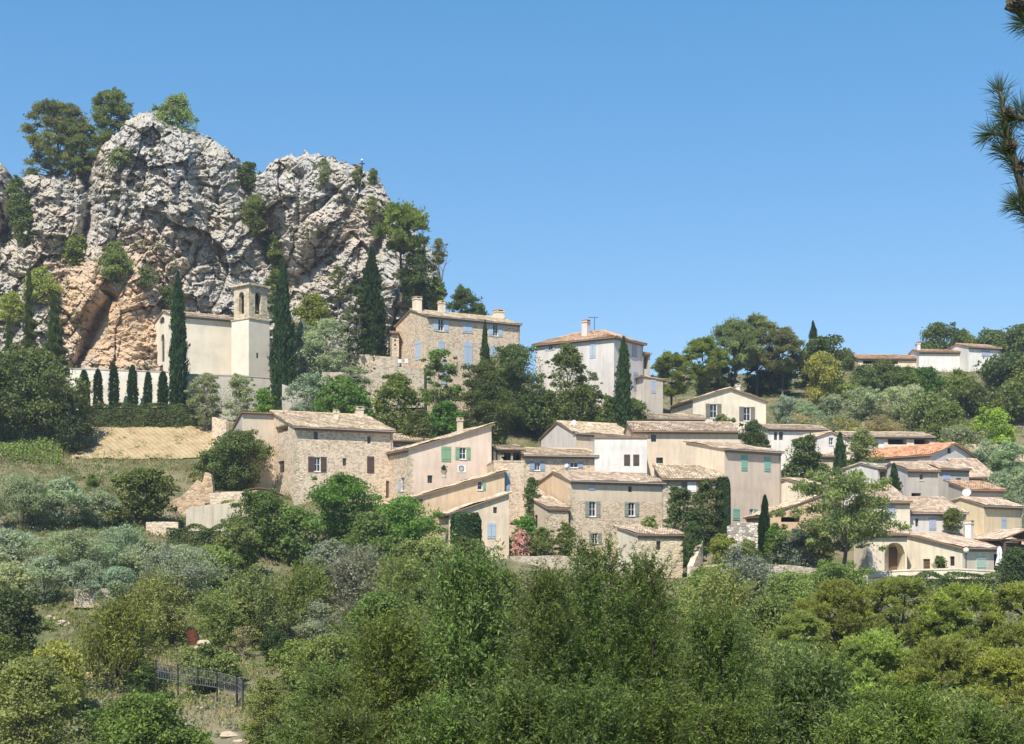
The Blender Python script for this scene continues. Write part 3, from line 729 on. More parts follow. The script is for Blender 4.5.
def build_ground():
    xs = np.concatenate([np.linspace(-3500,-200,14)[:-1], np.arange(-200,-100,4), np.arange(-100,100,1.0), np.arange(100,200,4), np.linspace(200,3500,14)])
    ys = np.concatenate([np.linspace(-80,-4,12)[:-1], np.arange(-4,60,1.5), np.arange(60,262,1.0), np.arange(262,420,8), np.linspace(420,4000,14)])
    X, Y = np.meshgrid(xs, ys); Z = ground(X, Y)
    n = len(xs); m = len(ys); idx = np.arange(n*m).reshape(m, n)
    fc = np.stack([idx[:-1,:-1], idx[:-1,1:], idx[1:,1:], idx[1:,:-1]], -1).reshape(-1, 4)
    o = link('hillside_ground', np_mesh('hillside_ground', np.stack([X,Y,Z], -1).reshape(-1,3), fc, soil_material(), smooth=True))
    tag(o, kind='structure')
build_ground()

# ------------------------------------------------------------------ the crag
_top = [(-90,210),(-60,200),(-40,188),(-10,170),(0,162),(6,168),(12,178),(17,186),(22,178),(30,172),(45,176),(70,170),(90,163),(100,146),(108,138),(118,130),(126,121),(140,114),(152,111),(163,118),
        (172,123),(185,126),(195,130),(205,137),(215,142),(232,152),(240,160),(247,168),(255,173),(264,171),(270,164),(277,158),(285,155),(300,155),(308,152),(316,153),(325,157),(335,160),(350,164),
        (362,170),(375,177),(384,187),(391,203),(398,212),(410,228),(424,240),(433,252),(439,270),(441,290),(442,312),(446,335),(452,352)]
def _seg(px, py, pts):
    d = np.full(px.shape, 1e9)
    for (x0,y0),(x1,y1) in zip(pts[:-1], pts[1:]):
        vx, vy = x1-x0, y1-y0; t = np.clip(((px-x0)*vx+(py-y0)*vy)/(vx*vx+vy*vy), 0, 1)
        d = np.minimum(d, np.hypot(px-x0-t*vx, py-y0-t*vy))
    return d
def crag_depth(px, py, detail=True):
    px = np.asarray(px, float); py = np.asarray(py, float)
    tx = [a for a, b in _top]; ty = [b for a, b in _top]; top = np.interp(px, tx, ty)
    base = np.interp(px, [-90,60,100,170,250,330,400,452], [198,198,197,199,203,202,197,196])
    v = np.clip((415-py)/300.0, 0, 1.1)
    D = base+13*v**1.2
    D = D+4.5*np.exp(-np.maximum(py-top, 0)/7.0)+np.clip((px-405)/40, 0, 1)**2*6
    g = lambda pts, w, a: a*np.exp(-(_seg(px, py, pts)/w)**2)
    # gullies (deeper) and buttresses (nearer)
    D = D+g([(84,172),(90,200),(86,228),(76,250)], 6, 4.5)+g([(12,175),(16,205),(8,240)], 9, 6)
    D = D+g([(243,165),(248,195),(268,240),(285,275),(290,300)], 12, 6.5)+g([(322,235),(315,262),(300,280)], 8, 4)
    D = D+g([(74,372),(88,345),(100,318),(110,300)], 6.5, 4.6)+g([(150,265),(165,300)], 8, 1.5)+g([(195,180),(208,200),(212,228)], 7, 2.2)
    D = D+g([(345,205),(350,235),(330,260)], 9, 3.2)+g([(383,225),(375,260)], 6, 2.5)+g([(278,172),(300,178)], 6, 2.6)
    for ln in ([(120,160),(116,232)], [(176,150),(181,215),(173,250)], [(216,188),(223,262)], [(301,172),(296,252)], [(352,188),(361,240)], [(60,190),(66,250)], [(138,190),(146,245)], [(200,235),(190,285)], [(262,205),(258,235)], [(333,290),(352,262)]):
        D = D+g(ln, 2.6, .95)
    D = D-g([(48,185),(55,225)], 26, 3.0)-g([(140,135),(170,200),(160,240)], 40, 3.5)-g([(82,300),(100,262)], 16, 4.5)-g([(130,285),(125,365)], 27, 5.0)
    D = D-g([(300,165),(300,230)], 26, 2.5)-g([(385,290),(420,300)], 26, 3.5)
    if not detail: return D
    calm = 1-.78*np.exp(-(((px-120)/34)**2+((py-328)/50)**2))
    wx = px+fbm(px/22, py/22, 71, 4)*6; wy = py+fbm(px/22, py/22, 91, 4)*6
    for sc, an, amp, jit, seed in ((44, 1.8, 2.5, 3.0, 1), (21, 1.3, 1.2, 2.2, 2), (10, .75, .46, 1.15, 3), (4.8, .65, .22, .66, 4), (2.4, .8, .11, .28, 5)):
        ca, sa = math.cos(.35), math.sin(.35)
        x = (wx*ca+wy*sa)/sc; y = (-wx*sa+wy*ca)/(sc*an)
        f1, f2, c1, c2, ox, oy = worley(x, y, seed)
        amp = amp*.88*calm; jit = jit*.9*calm
        D = D+amp*(c1-.5)*1.5+jit*((c1-.5)*ox*1.6+(c2-.62)*oy*1.9)+(.22 if sc > 20 else .12)*amp*np.exp(-((f2-f1)/.06)**2)
    # bedding ledges
    st = (wy+wx*.22)/9.0+fbm(px/40, py/40, 55, 2)*2; fr = st-np.floor(st)
    D = D+(fr-.5)*.65*np.clip(.35+fbm(px/30, py/30, 44, 2)*2.6, 0, 1)*1.25
    D = D+fbm(px/8, py/6, 31, 5, .6)*.85*calm
    return D
def crag_material():
    t = NT('limestone'); v = t.coord()
    n1 = t.noise(v, .11, 5, .6); n2 = t.noise(v, .6, 7, .68, .4); n3 = t.noise(v, 3.2, 6, .75); vs = t.coord((1,1,.28)); ns = t.noise(vs, .55, 6, .7)
    c = t.ramp(n2, [(.24, (.31,.295,.265)), (.40, (.43,.405,.36)), (.55, (.525,.495,.44)), (.72, (.62,.585,.52))])
    warm = t.mix(t.math('MULTIPLY', n3, .7), (.66,.47,.29), (.56,.37,.21))
    at = t.n('ShaderNodeAttribute', attribute_name='ochre').outputs['Fac']
    k = t.math('MULTIPLY', at, t.ramp(n2, [(.2, (.6,.6,.6)), (.5, (1,1,1))]))
    c = t.mix(k, c, warm)
    c = t.mix(t.ramp(n1, [(.50, (0,0,0)), (.66, (.5,.5,.5))]), c, (.52,.43,.30))
    c = t.mix(t.ramp(ns, [(.52, (0,0,0)), (.72, (.5,.5,.5))]), c, (.22,.215,.20))
    c = t.mix(t.math('MULTIPLY', n3, .35), c, (.24,.225,.19))
    pt = t.ramp(t.noise(v, 1.1, 5, .7), [(.60, (0,0,0)), (.68, (.8,.8,.8))])
    c = t.mix(t.math('MULTIPLY', pt, .55), c, (.10,.115,.05))
    t.bsdf(c, .95, t.bump(t.math('ADD', n2, n3), .8, .25), spec=.1); return t.mat
def build_crag():
    px = np.arange(-90, 452.5, .9); nr = 330
    t = np.linspace(0, 1, nr)**1.0
    top = np.interp(px, [a for a, b in _top], [b for a, b in _top])
    top = top+fbm(px/5, px*0, 61, 4)*5.5+fbm(px/14, px*0, 62, 2)*4
    PX = np.repeat(px[None, :], nr, 0); PY = top[None, :]+(428-top[None, :])*t[:, None]
    D = crag_depth(PX, PY)
    X = (PX-512)/F*D; Z = (HZ-PY)/F*D
    V = np.stack([X, D, Z], -1)
    # back of the rock: a rough rounded shell behind the front face
    tb = t[::6]; PYb = PY[::6]; Db = D[::6]; thick = (1.5+26*np.sqrt(tb))[:, None]*(1+.0*PX[::6])
    Vb = np.stack([X[::6], Db+thick+fbm(PX[::6]/20, PYb/20, 77, 3)*3*tb[:, None], Z[::6]], -1)
    n = len(px); m = nr; mb = len(tb)
    i1 = np.arange(n*m).reshape(m, n); i2 = np.arange(n*mb).reshape(mb, n)+n*m
    f1 = np.stack([i1[:-1,:-1], i1[1:,:-1], i1[1:,1:], i1[:-1,1:]], -1).reshape(-1,4)
    f2 = np.stack([i2[:-1,:-1], i2[:-1,1:], i2[1:,1:], i2[1:,:-1]], -1).reshape(-1,4)
    f3 = np.stack([i1[0,:-1], i1[0,1:], i2[0,1:], i2[0,:-1]], -1)
    me = np_mesh('crag', np.concatenate([V.reshape(-1,3), Vb.reshape(-1,3)]), np.concatenate([f1, f2, f3]), crag_material())
    # bare, freshly broken rock is ochre: low on the left buttresses
    oc = np.zeros(n*m+n*mb, dtype=np.float32)
    a = np.exp(-(((PX-122)/38)**2+((PY-330)/56)**2)*1.0)*1.5+np.exp(-(((PX-78)/26)**2+((PY-312)/40)**2))*.9+np.exp(-(((PX-160)/40)**2+((PY-262)/26)**2))*.5+np.exp(-(((PX-70)/50)**2+((PY-268)/24)**2))*.4
    a = a+.35*np.clip(fbm(PX/45, PY/30, 15, 3)*2, 0, 1)
    oc[:n*m] = np.clip(a, 0, 1).ravel()
    at = me.attributes.new('ochre', 'FLOAT', 'POINT'); at.data.foreach_set('value', oc)
    o = link('rock_crag', me); tag(o, kind='structure')
build_crag()
def cragY(px, py):
    """distance of the rock face where the photo shows (px, py)"""
    return float(np.min(crag_depth(np.array([px-2., px, px+2., px]), np.array([py, py, py, py+3.]))))
# ------------------------------------------------------------------ plants
LEAF = leafmat('foliage', .40)
NEEDLE = leafmat('pine_needles', .40, .7, .6)
BARK = bark('grey_bark', (.12,.10,.08), (.22,.19,.155))
BARKD = bark('dark_bark', (.055,.045,.036), (.13,.105,.08))
PROTO = {}
def unit(v): return v/np.maximum(np.linalg.norm(v, axis=-1, keepdims=True), 1e-9)
def rdir(r, n): return unit(r.normal(size=(n,3)))

def leaf_quads(pos, axis, side, ln, wd):
    """diamond leaves: base, left, tip, right"""
    ln = ln[:, None] if hasattr(ln, 'shape') else ln; wd = wd[:, None] if hasattr(wd, 'shape') else wd
    a = pos-axis*ln*.5; b = pos+side*wd*.5; c = pos+axis*ln*.5; d = pos-side*wd*.5
    n = len(pos); V = np.stack([a,b,c,d], 1).reshape(-1,3)
    Fc = np.arange(4*n).reshape(n,4); return V, Fc
def orient(r, outward, flat=.55, hang=0.0):
    n = len(outward)
    nor = unit(outward*flat+rdir(r, n)*.8+np.array([0,0,.25]))
    ax = unit(np.cross(nor, rdir(r, n))); ax = unit(ax+np.array([0,0,-hang])); side = unit(np.cross(nor, ax))
    return ax, side

def clump_crown(r, centers, radii, n, leaf, asp, iz, flat=.5, hang=0., bias=.42):
    """leaves on lumps; iz = width/height of the tree, so that lumps and leaves stay round after scaling"""
    w = radii**2; w = w/w.sum(); ci = r.choice(len(centers), n, p=w)
    d = rdir(r, n); d[:,2] = np.where(d[:,2] < -.4, -d[:,2]*.5, d[:,2]); d = unit(d)
    rad = radii[ci]*r.random(n)**bias*(1+.22*r.normal(size=n))
    k = np.array([1,1,iz]); pos = centers[ci]+d*rad[:,None]*k*np.array([1,1,.85])
    ax, sd = orient(r, d, flat, hang)
    ln = leaf*(.6+.8*r.random(n)); V, Fc = leaf_quads(pos, ax*k, sd*k, ln, ln*asp)
    cr = r.random(len(centers)); rnd = np.clip(.5*cr[ci]+.5*r.random(n), 0, 1)
    return V, Fc, rnd

def limbs(mb, r, base_z, fork_z, targets, r0, sides=6, lean=(0,0)):
    f = Vector((lean[0], lean[1], fork_z))
    mb.tube([(0,0,base_z), (lean[0]*.3, lean[1]*.3, fork_z*.5), f], [r0*1.25, r0, r0*.85], sides)
    for tg in targets:
        tg = Vector(tg); mid = f.lerp(tg, .5)+Vector((r.normal()*.03, r.normal()*.03, .04))
        mb.tube([f, mid, tg], [r0*.55, r0*.32, r0*.08], max(4, sides-2))

ASP = (.45, .65, .9, 1.25, 1.8, 2.6, 4.0, 6.5)
def proto(kind, size, var, aspect=1.0):
    ab = min(ASP, key=lambda q: abs(math.log(q/aspect)))
    key = (kind, size, var, ab)
    if key in PROTO: return PROTO[key]
    iz = 1/ab
    r = np.random.default_rng(sum(ord(c) for c in kind)*31+ord(size)*7+var*101+int(ab*10))
    leaf = {'S': .082, 'M': .046, 'L': .028, 'X': .022}[size]; N = {'S': 2300, 'M': 6500, 'L': 16000, 'X': 30000}[size]
    N = int(N*min(2.2, max(.8, ab))); mb = MB(); nc = int({'S': 16, 'M': 32, 'L': 56, 'X': 80}[size]*min(2, max(.8, ab)))
    mat = LEAF; bk = BARKD if kind in ('almond', 'wispy') else BARK
    if kind in ('oak', 'round', 'shrub', 'olive', 'airy', 'dry'):
        zlo, cr0 = {'oak': (.02,.17), 'round': (.06,.15), 'shrub': (.0,.15), 'olive': (.12,.15), 'airy': (.16,.125), 'dry': (.0,.12)}[kind]
        rads = cr0*r.uniform(.65, 1.25, nc)*(30/nc)**.30
        cen = np.zeros((nc,3)); q = r.random(nc)**.85; a = r.uniform(0, 6.283, nc)
        bulge = {'oak': .42, 'round': .5, 'shrub': .22, 'olive': .48, 'airy': .55, 'dry': .4}[kind]
        prof = np.where(q < bulge, 1-.55*((bulge-q)/bulge)**2, np.sqrt(np.clip(1-((q-bulge)/(1-bulge)*.96)**2, 0, 1)))
        small = r.random(nc) < .38; rads = np.where(small, rads*.55, rads*1.05)
        rr = np.maximum(.5*prof-rads*np.where(small, .2, .85), .0)*np.where(small, r.uniform(.75, 1.12, nc), r.random(nc)**.38)
        cen[:,0] = rr*np.cos(a); cen[:,1] = rr*np.sin(a)
        lo = zlo+rads*iz*.55; hi = 1-rads*iz*np.where(small, .2, .9); cen[:,2] = lo+(hi-lo)*q
        cen[:,:2] *= r.uniform(.8, 1.18, (nc,1))
        asp = {'olive': .34, 'airy': .5, 'dry': .3}.get(kind, .62)
        n = int(N*{'airy': .85, 'dry': .55, 'olive': 1.15}.get(kind, 1.2))
        V, Fc, rnd = clump_crown(r, cen, rads, n, leaf*(1.15 if kind == 'olive' else 1.), asp, iz, .5, .25 if kind == 'airy' else 0.)
        if kind != 'airy':      # loose leaves all through the crown, so that it is not only separate lumps
            m_ = int(n*(.34 if kind not in ('dry',) else .2)); q2 = r.random(m_); a2 = r.uniform(0, 6.283, m_)
            pf = np.where(q2 < bulge, 1-.55*((bulge-q2)/bulge)**2, np.sqrt(np.clip(1-((q2-bulge)/(1-bulge)*.98)**2, 0, 1)))
            r2 = .40*pf*r.random(m_)**.45*(1+1.1*vnoise(a2*1.3+var*3, q2*3.2*ab, 12)+.7*vnoise(a2*3.1, q2*7*ab, 14)); po = np.stack([r2*np.cos(a2), r2*np.sin(a2), zlo+(1-zlo)*q2*.98], 1)
            od = unit(np.stack([np.cos(a2), np.sin(a2), q2-.2], 1)); ax_, sd_ = orient(r, od, .5); l2 = leaf*(.6+.8*r.random(m_)); k_ = np.array([1,1,iz])
            V2, F2 = leaf_quads(po, ax_*k_, sd_*k_, l2, l2*asp); Fc = np.vstack([Fc, F2+len(V)]); V = np.vstack([V, V2]); rnd = np.concatenate([rnd, np.clip(.25+.5*r.random(m_), 0, 1)])
        tg = cen[r.choice(len(cen), min(len(cen), 12 if kind in ('airy','dry') else 7), replace=False)]
        if kind in ('shrub', 'dry'): limbs(mb, r, -.25, .10, tg, .018, 5)
        elif kind == 'olive':
            for k in range(3):
                ln = (r.normal()*.07, r.normal()*.07); limbs(mb, r, -.15, .22, tg[k*2:k*2+3], .022, 5, ln)
        else: limbs(mb, r, -.2, .26, tg, .024 if kind != 'airy' else .018, 6, (r.normal()*.03, r.normal()*.03))
    elif kind in ('pine', 'pinefull'):
        mat, bk = NEEDLE, BARKD
        nc = int(nc*(1.4 if kind == 'pine' else 2.2)); z0 = .40 if kind == 'pine' else .06
        q = r.random(nc)**.9; a = r.uniform(0, 6.283, nc); rads = r.uniform(.05, .135, nc)*(36/nc)**.30
        if kind == 'pine': prof = np.sqrt(np.clip(1-((q-.35)/.68)**2, 0, 1))*(.55+.45*np.minimum(1, q*4))
        else: prof = np.where(q < .4, .82+.18*q/.4, np.sqrt(np.clip(1-((q-.4)/.63)**2, 0, 1)))
        rr = np.maximum(.5*prof-rads*.7, 0)*r.random(nc)**.4*r.uniform(.85, 1.15, nc)
        cen = np.stack([rr*np.cos(a), rr*np.sin(a), z0+rads*iz*.5+(1-z0-rads*iz*1.2)*q], 1)
        nt = int(N*.55); w = rads**2; ci = r.choice(nc, nt, p=w/w.sum()); d = rdir(r, nt); d[:,2] = np.where(d[:,2] < -.3, -d[:,2], d[:,2])
        tp = cen[ci]+d*(rads[ci]*r.random(nt)**.5*(1+.35*r.normal(size=nt)))[:,None]*np.array([1.1,1.1,.95*iz])
        k = 6; tp = np.repeat(tp, k, 0); dd = np.repeat(d, k, 0); n = len(tp); kz = np.array([1,1,iz])
        ax = unit(dd*.6+np.array([0,0,.5])+rdir(r, n)*.8); sd = unit(np.cross(ax, rdir(r, n)))
        ln = leaf*1.15*(.6+.8*r.random(n)); V, Fc = leaf_quads(tp+ax*kz*(ln*.5)[:,None], ax*kz, sd*kz, ln, ln*.26)
        cr = r.random(nc); rnd = np.repeat(np.clip(.55*cr[ci]+.45*r.random(nt), 0, 1), k)
        top = Vector((r.normal()*.04, r.normal()*.04, .86))
        mb.tube([(0,0,-.2), (r.normal()*.02, r.normal()*.02, .35), top], [.026, .02, .006], 6)
        for q_ in r.choice(nc, min(nc, 16), replace=False):
            z = max(.12, cen[q_][2]-.12); s0 = Vector((0,0,min(z, .8))); mb.tube([s0, s0.lerp(Vector(cen[q_]), .6), cen[q_]], [.010, .007, .002], 4)
    elif kind in ('cypress', 'conifer', 'column'):
        leaf = {'S': .17, 'M': .12, 'L': .10, 'X': .08}[size]; n = int({'S': 3500, 'M': 8000, 'L': 14000, 'X': 20000}[size])
        z = r.random(n)**.9; a = r.uniform(0, 6.283, n)
        if kind == 'column': prof = .5*np.minimum(1, .8+.2*(z/.2))*np.clip(1-z**5, 0, 1)**.6
        elif kind == 'cypress': prof = .5*np.minimum(1, .55+.45*(z/.25)**.6)*np.clip(1-z**2.6, 0, 1)**.8
        else: prof = .5*np.clip(1.02-z, 0, 1)**.8*np.minimum(1, (z/.06)**.5)
        if kind == 'column': lob = 1+.35*vnoise(a*1.6+var*7, z*ab*2, 5)
        elif kind == 'cypress': lob = 1+.14*np.sin(a*5+z*9+var)+.75*vnoise(a*1.6+var*7, z*ab*2.2, 5)+.6*vnoise(a*3, z*ab*6, 8)
        else: lob = (.35+.75*np.abs(((z*11+a*.16+var*.3) % 1.0)*2-1))*(.8+.9*vnoise(a*1.9, np.floor(z*11)+var*5, 6))
        rr = prof*lob*(1-.3*r.random(n)**2)*(1+.12*r.normal(size=n))
        pos = np.stack([rr*np.cos(a), rr*np.sin(a), z], 1); out = np.stack([np.cos(a), np.sin(a), np.full(n, .3)], 1)
        kz = np.array([1,1,iz]); ax = unit(np.array([0,0,1.0])+out*(.5 if kind == 'cypress' else 1.0)+rdir(r, n)*.5); sd = unit(np.cross(ax, out+rdir(r, n)*.7))
        ln = leaf*1.5*(.6+.8*r.random(n)); V, Fc = leaf_quads(pos, ax*kz, sd*kz, ln, ln*.5)
        rnd = np.clip(r.random(n)*.6+.4*(vnoise(a*2, z*10, 9)+.5), 0, 1)
        mb.tube([(0,0,-.06), (0,0,.5), (0,0,.93)], [.07, .05, .01], 6)
    elif kind == 'clipped':
        leaf = {'S': .14, 'M': .10, 'L': .06, 'X': .04}[size]; n = int(N*1.6); d = rdir(r, n); p = 6.0
        k = (np.abs(d)**p).sum(1)**(-1/p); pos = d*k[:,None]*(1-.05*r.random(n))[:,None]
        pos = pos*np.array([.5,.5,.5])+np.array([0,0,.5]); pos[:,2] += .02*r.normal(size=n); kz = np.array([1,1,iz])
        ax, sd = orient(r, d, 1.1); ln = leaf*(.7+.7*r.random(n)); V, Fc = leaf_quads(pos, ax*kz, sd*kz, ln, ln*.7); rnd = r.random(n)
        mb.box(-.40,-.40,.03,.40,.40,.95)
    elif kind in ('almond', 'wispy'):
        # long upright shoots set with narrow leaves
        ns = {'M': 200, 'L': 420, 'X': 1500}[size]; per = {'M': 22, 'L': 26, 'X': 44}[size]
        kz = np.array([1,1,iz]); forks = []; fg = kind == 'almond'
        f0 = Vector((r.normal()*.03, r.normal()*.03, .16)); mb.tube([(0,0,-.1), (0,0,.08), f0], [.028, .022, .018], 7)
        for k in range(9):
            a = 6.283*k/9+r.normal()*.3; q = r.uniform(.06,.30); e = Vector((math.cos(a)*q, math.sin(a)*q, r.uniform(.5,.85)-.3*q))
            m = f0.lerp(e, .5)+Vector((0,0,.05)); mb.tube([f0, m, e], [.012, .008, .003], 5); forks.append((f0, m, e))
        P_, A_, S_, L_, C_ = [], [], [], [], []
        lumps = [(r.uniform(0, 6.283), r.uniform(.3, .9), r.uniform(-.16, .16)) for _ in range(9)]
        for s in range(ns):
            if s % 4 == 0:
                f = forks[r.integers(len(forks))]; t = r.uniform(.3, 1.0); p0 = f[1].lerp(f[2], t)+Vector((r.normal()*.06, r.normal()*.06, r.normal()*.03))
            else:        # through the crown's whole volume; its outline is uneven
                z_ = r.uniform(.10, .90); a_ = r.uniform(0, 6.283)
                en = max(0, 1-abs((z_-.36)/(.36 if z_ < .36 else .58))**2.0)**.6*(1+sum(d*math.exp(-((((a_-c+3.14) % 6.283)-3.14)**2/.5+(z_-h)**2/.02)) for c, h, d in lumps)*2.0)
                q_ = .40*en*r.random()**.5; p0 = Vector((q_*math.cos(a_), q_*math.sin(a_), z_))
            up = Vector((p0.x*.9+r.normal()*.28, p0.y*.9+r.normal()*.28, r.uniform(.35, 1.1))).normalized(); ln = r.uniform(.14, .36)
            q = np.linspace(0.0, 1, per)[:,None]; bend = np.array([r.normal()*.05, r.normal()*.05, -.07])
            pts = np.array(p0)[None]+(np.array(up)[None]*ln*q+bend*q**2)*kz
            if s % 2: mb.tube([Vector(pts[0]), Vector(pts[per//2]), Vector(pts[-1])], [.0020, .0014, .0006], 3, cap=False)
            o = rdir(r, per); ax = unit(np.array(up)*.35+o*.8+np.array([0,0,-.35])); l = {'M': .075, 'L': .046, 'X': .030}[size]*(.55+.9*r.random(per))
            P_.append(pts+r.normal(size=pts.shape)*kz*.012+ax*kz*(l*.5)[:,None]); A_.append(ax*kz); S_.append(unit(np.cross(ax, rdir(r, per)))*kz); L_.append(l); C_.append(np.clip(r.random()*.5+.5*r.random(per)**1.5, 0, 1))
        ax = np.concatenate(A_); l = np.concatenate(L_); V, Fc = leaf_quads(np.concatenate(P_), ax, np.concatenate(S_), l, l*.30); rnd = np.concatenate(C_)
    tm = mb.mesh('trunk', [bk], smooth=True)
    cm = np_mesh('crown', V, Fc, mat, rnd)
    PROTO[key] = (tm, cm); return PROTO[key]

GREENS = {
 'oak': sr(104,120,70), 'dark': sr(86,104,64), 'bright': sr(98,134,62), 'mid': sr(106,124,68), 'olive': sr(152,162,134), 'olivegreen': sr(132,144,92),
 'pine': sr(126,136,94), 'pineyellow': sr(138,150,80), 'cypress': sr(62,86,52), 'lime': sr(140,170,74), 'yellow': sr(146,152,80), 'dry': sr(160,154,110), 'grey': sr(140,144,124), 'almond': sr(104,122,60), 'fresh': sr(128,142,88), 'pink': sr(206,158,166)}
SIZES = [(34,'S'), (72,'M'), (1e9,'L')]
NTREE = [0]
def plant(name, cat, label, kind, cx, yt, yb, w, Y, green='mid', group=None, size=None, dz=None, rot=None, on_ground=True, trunk=True):
    NTREE[0] += 1; k = NTREE[0]
    if on_ground and (Y is None or (cx < 320 and 455 < yb < 720 and Y > 84)): Y = Yat(cx, yb)
    zt = (HZ-yt)/F*Y; zb = (HZ-yb)/F*Y; X = (cx-512)/F*Y
    if on_ground:
        g = gz(cx, Y)-.1
        zb = min(g, zb) if g < zb+.01 else (zb if g-zb < 1.5 else g)
    W = w/F*Y; h = zt-zb
    sz = size or next(s for lim, s in SIZES if max(w, abs(yb-yt)*.8) < lim)
    if kind in ('almond', 'wispy') and sz == 'S': sz = 'M'
    tm, cm = proto(kind, sz, k % 2, h/W)
    o = empty(name, (X, Y, zb), rot if rot is not None else (k*2.4) % 6.28); o.scale = (W, W, h)
    tag(o, label, cat, group)
    if trunk: link('trunk', tm, o)
    c = link('stems' if name in ('shrub',) and False else 'crown', cm, o)
    col = GREENS[green]; j = random.Random(k*13); f = j.uniform(.84, 1.2)
    wy_ = 0 if green in ('olive', 'grey', 'pink', 'dry') else 1
    c.color = (col[0]*f*(1+.07*wy_)*j.uniform(.90,1.10), col[1]*f*1.02, col[2]*f*(1-.14*wy_)*j.uniform(.85,1.15), 1)
    return o

def Yat(px, py):
    ys = np.arange(62, 235, 1.0); z = ground((px-512)/F*ys, ys); pr = HZ-z/ys*F
    k = np.nonzero(pr <= py)[0]; return float(ys[k[0]]) if len(k) else 200.0
def hedge(label, x0, x1, yt, yb, Y, depth, green, leaf=.2, group=None, Y1=None):
    Y1 = Y1 or Y
    a = P(x0, yb, Y); b = P(x1, yb, Y1); L = (b-a).length; h = (yb-yt)/F*Y; ang = math.atan2(b.y-a.y, b.x-a.x)
    n = int(max(4000, L*h*420)); r = np.random.default_rng(int(x0*3+yt))
    f = r.integers(0, 10, n); u = r.random(n)*L; v = r.random(n); z = r.random(n)*h
    front = f < 5; topf = (f >= 5) & (f < 9)
    x = u; y = np.where(front, -.04+.2*r.random(n), np.where(topf, v*depth, depth)); zz = np.where(topf, h-.15*r.random(n), z)
    bump = vnoise(u*1.1, zz*.9, 4)*.7+vnoise(u*3, zz*3, 6)*.3
    y = y-np.where(front, bump*.6, 0); zz = zz+np.where(topf | (z > h*.8), vnoise(u*.8, y*0, 5)*.55, 0)
    out = np.stack([np.zeros(n), np.where(front, -1., 0), np.where(topf, 1., .2)], 1)
    ax, sd = orient(r, out, .7); ln = leaf*(.6+.7*r.random(n)); V, Fc = leaf_quads(np.stack([x,y,zz], 1), ax, sd, ln, ln*.6)
    o = empty('hedge', a, ang); tag(o, label, 'hedge', group)
    me = np_mesh('foliage', V, Fc, LEAF, np.clip(.5*(bump+.5)+.5*r.random(n), 0, 1)); c = link('foliage', me, o); c.color = (*GREENS[green], 1)
    mb = MB()
    for k in range(max(2, int(L/1.2))): x_ = (k+.5)*L/max(2, int(L/1.2)); mb.tube([(x_, depth/2, -.6), (x_+.1, depth/2, h*.8)], [.05, .02], 5)
    mb.box(.3, .45, .1, L-.3, depth-.2, h-.45)  # solid dark core added among the stems to fill and darken the inside
    mb.build('stems', [BARKD], o)
    return o

# ---- on and under the crag
def rockplant(name, cat, label, kind, cx, yt, yb, w, green, **kw):
    Y = cragY(cx, yb-2)-.6 if kw.pop('face', True) else kw.pop('Y')
    return plant(name, cat, label, kind, cx, yt, yb+4, w, Y, green, on_ground=False, **kw)
T = 'tree'
rockplant('pine_tree', 'pine tree', 'biggest dark pine on the left shoulder of the crag', 'pinefull', 58, 103, 182, 76, 'pine', face=False, Y=212)
rockplant('pine_tree', 'pine tree', 'dark pine just left of the summit rock, highest of the crag pines', 'pinefull', 110, 90, 150, 52, 'pine', face=False, Y=213)
rockplant('pine_tree', 'pine tree', 'lower dark pine at the foot of the two crag-top pines', 'pinefull', 84, 124, 176, 42, 'pine', face=False, Y=210)
rockplant('shrub', 'shrub', 'bright bush growing on the very summit right of the peak', 'shrub', 177, 95, 138, 48, 'olivegreen', face=False, Y=214)
rockplant('shrub', 'shrub', 'low dark bush on a ledge under the summit pines', 'shrub', 120, 148, 165, 30, 'pine')
rockplant('shrub', 'shrub', 'upright shrub filling the cleft at the left edge of the crag', 'round', 18, 176, 232, 26, 'mid')
rockplant('shrub', 'shrub', 'dark shrub in the far left cleft below the upright one', 'shrub', 24, 208, 240, 24, 'oak')
rockplant('shrub', 'shrub', 'green shrub at the foot of the long vertical crack', 'shrub', 77, 234, 262, 30, 'mid')
rockplant('shrub', 'shrub', 'wide green shrub above the pointed ochre buttress', 'shrub', 114, 242, 276, 38, 'olivegreen')
rockplant('shrub', 'shrub', 'dark shrub right of the pointed buttress above the chapel', 'shrub', 146, 266, 284, 24, 'pine')
rockplant('shrub', 'shrub', 'dark bush in the notch between the two rock summits', 'shrub', 249, 162, 186, 28, 'dark')
rockplant('shrub', 'shrub', 'leafy bush halfway down the central gully', 'round', 254, 194, 234, 32, 'oak')
rockplant('shrub', 'shrub', 'large leafy bush low in the central gully', 'round', 279, 228, 274, 34, 'oak')
rockplant('shrub', 'shrub', 'small upright bush in a crack below the right summit', 'round', 324, 158, 182, 15, 'pine')
rockplant('shrub', 'shrub', 'tiny bush beside the post on the right summit', 'shrub', 357, 168, 180, 12, 'pine')
rockplant('shrub', 'shrub', 'tiny bush at the right corner of the right summit', 'shrub', 373, 168, 180, 12, 'oak')
rockplant('shrub', 'shrub', 'faint brownish shrub on the face under the right summit', 'shrub', 372, 196, 214, 18, 'dry')
rockplant('shrub', 'shrub', 'green shrub hugging the steep right edge of the crag', 'shrub', 388, 204, 222, 18, 'mid')
rockplant('pine_tree', 'pine tree', 'umbrella pine leaning from the right flank of the crag', 'pine', 401, 207, 282, 58, 'pineyellow', face=False, Y=193.5)
rockplant('shrub', 'shrub', 'small grey-green bush hanging off the right end of the crag', 'round', 439, 238, 262, 16, 'pine', face=False, Y=201)
rockplant('shrub', 'shrub', 'dark scrub on the shaded lower right end of the crag', 'round', 418, 250, 304, 40, 'dark', face=False, Y=193)
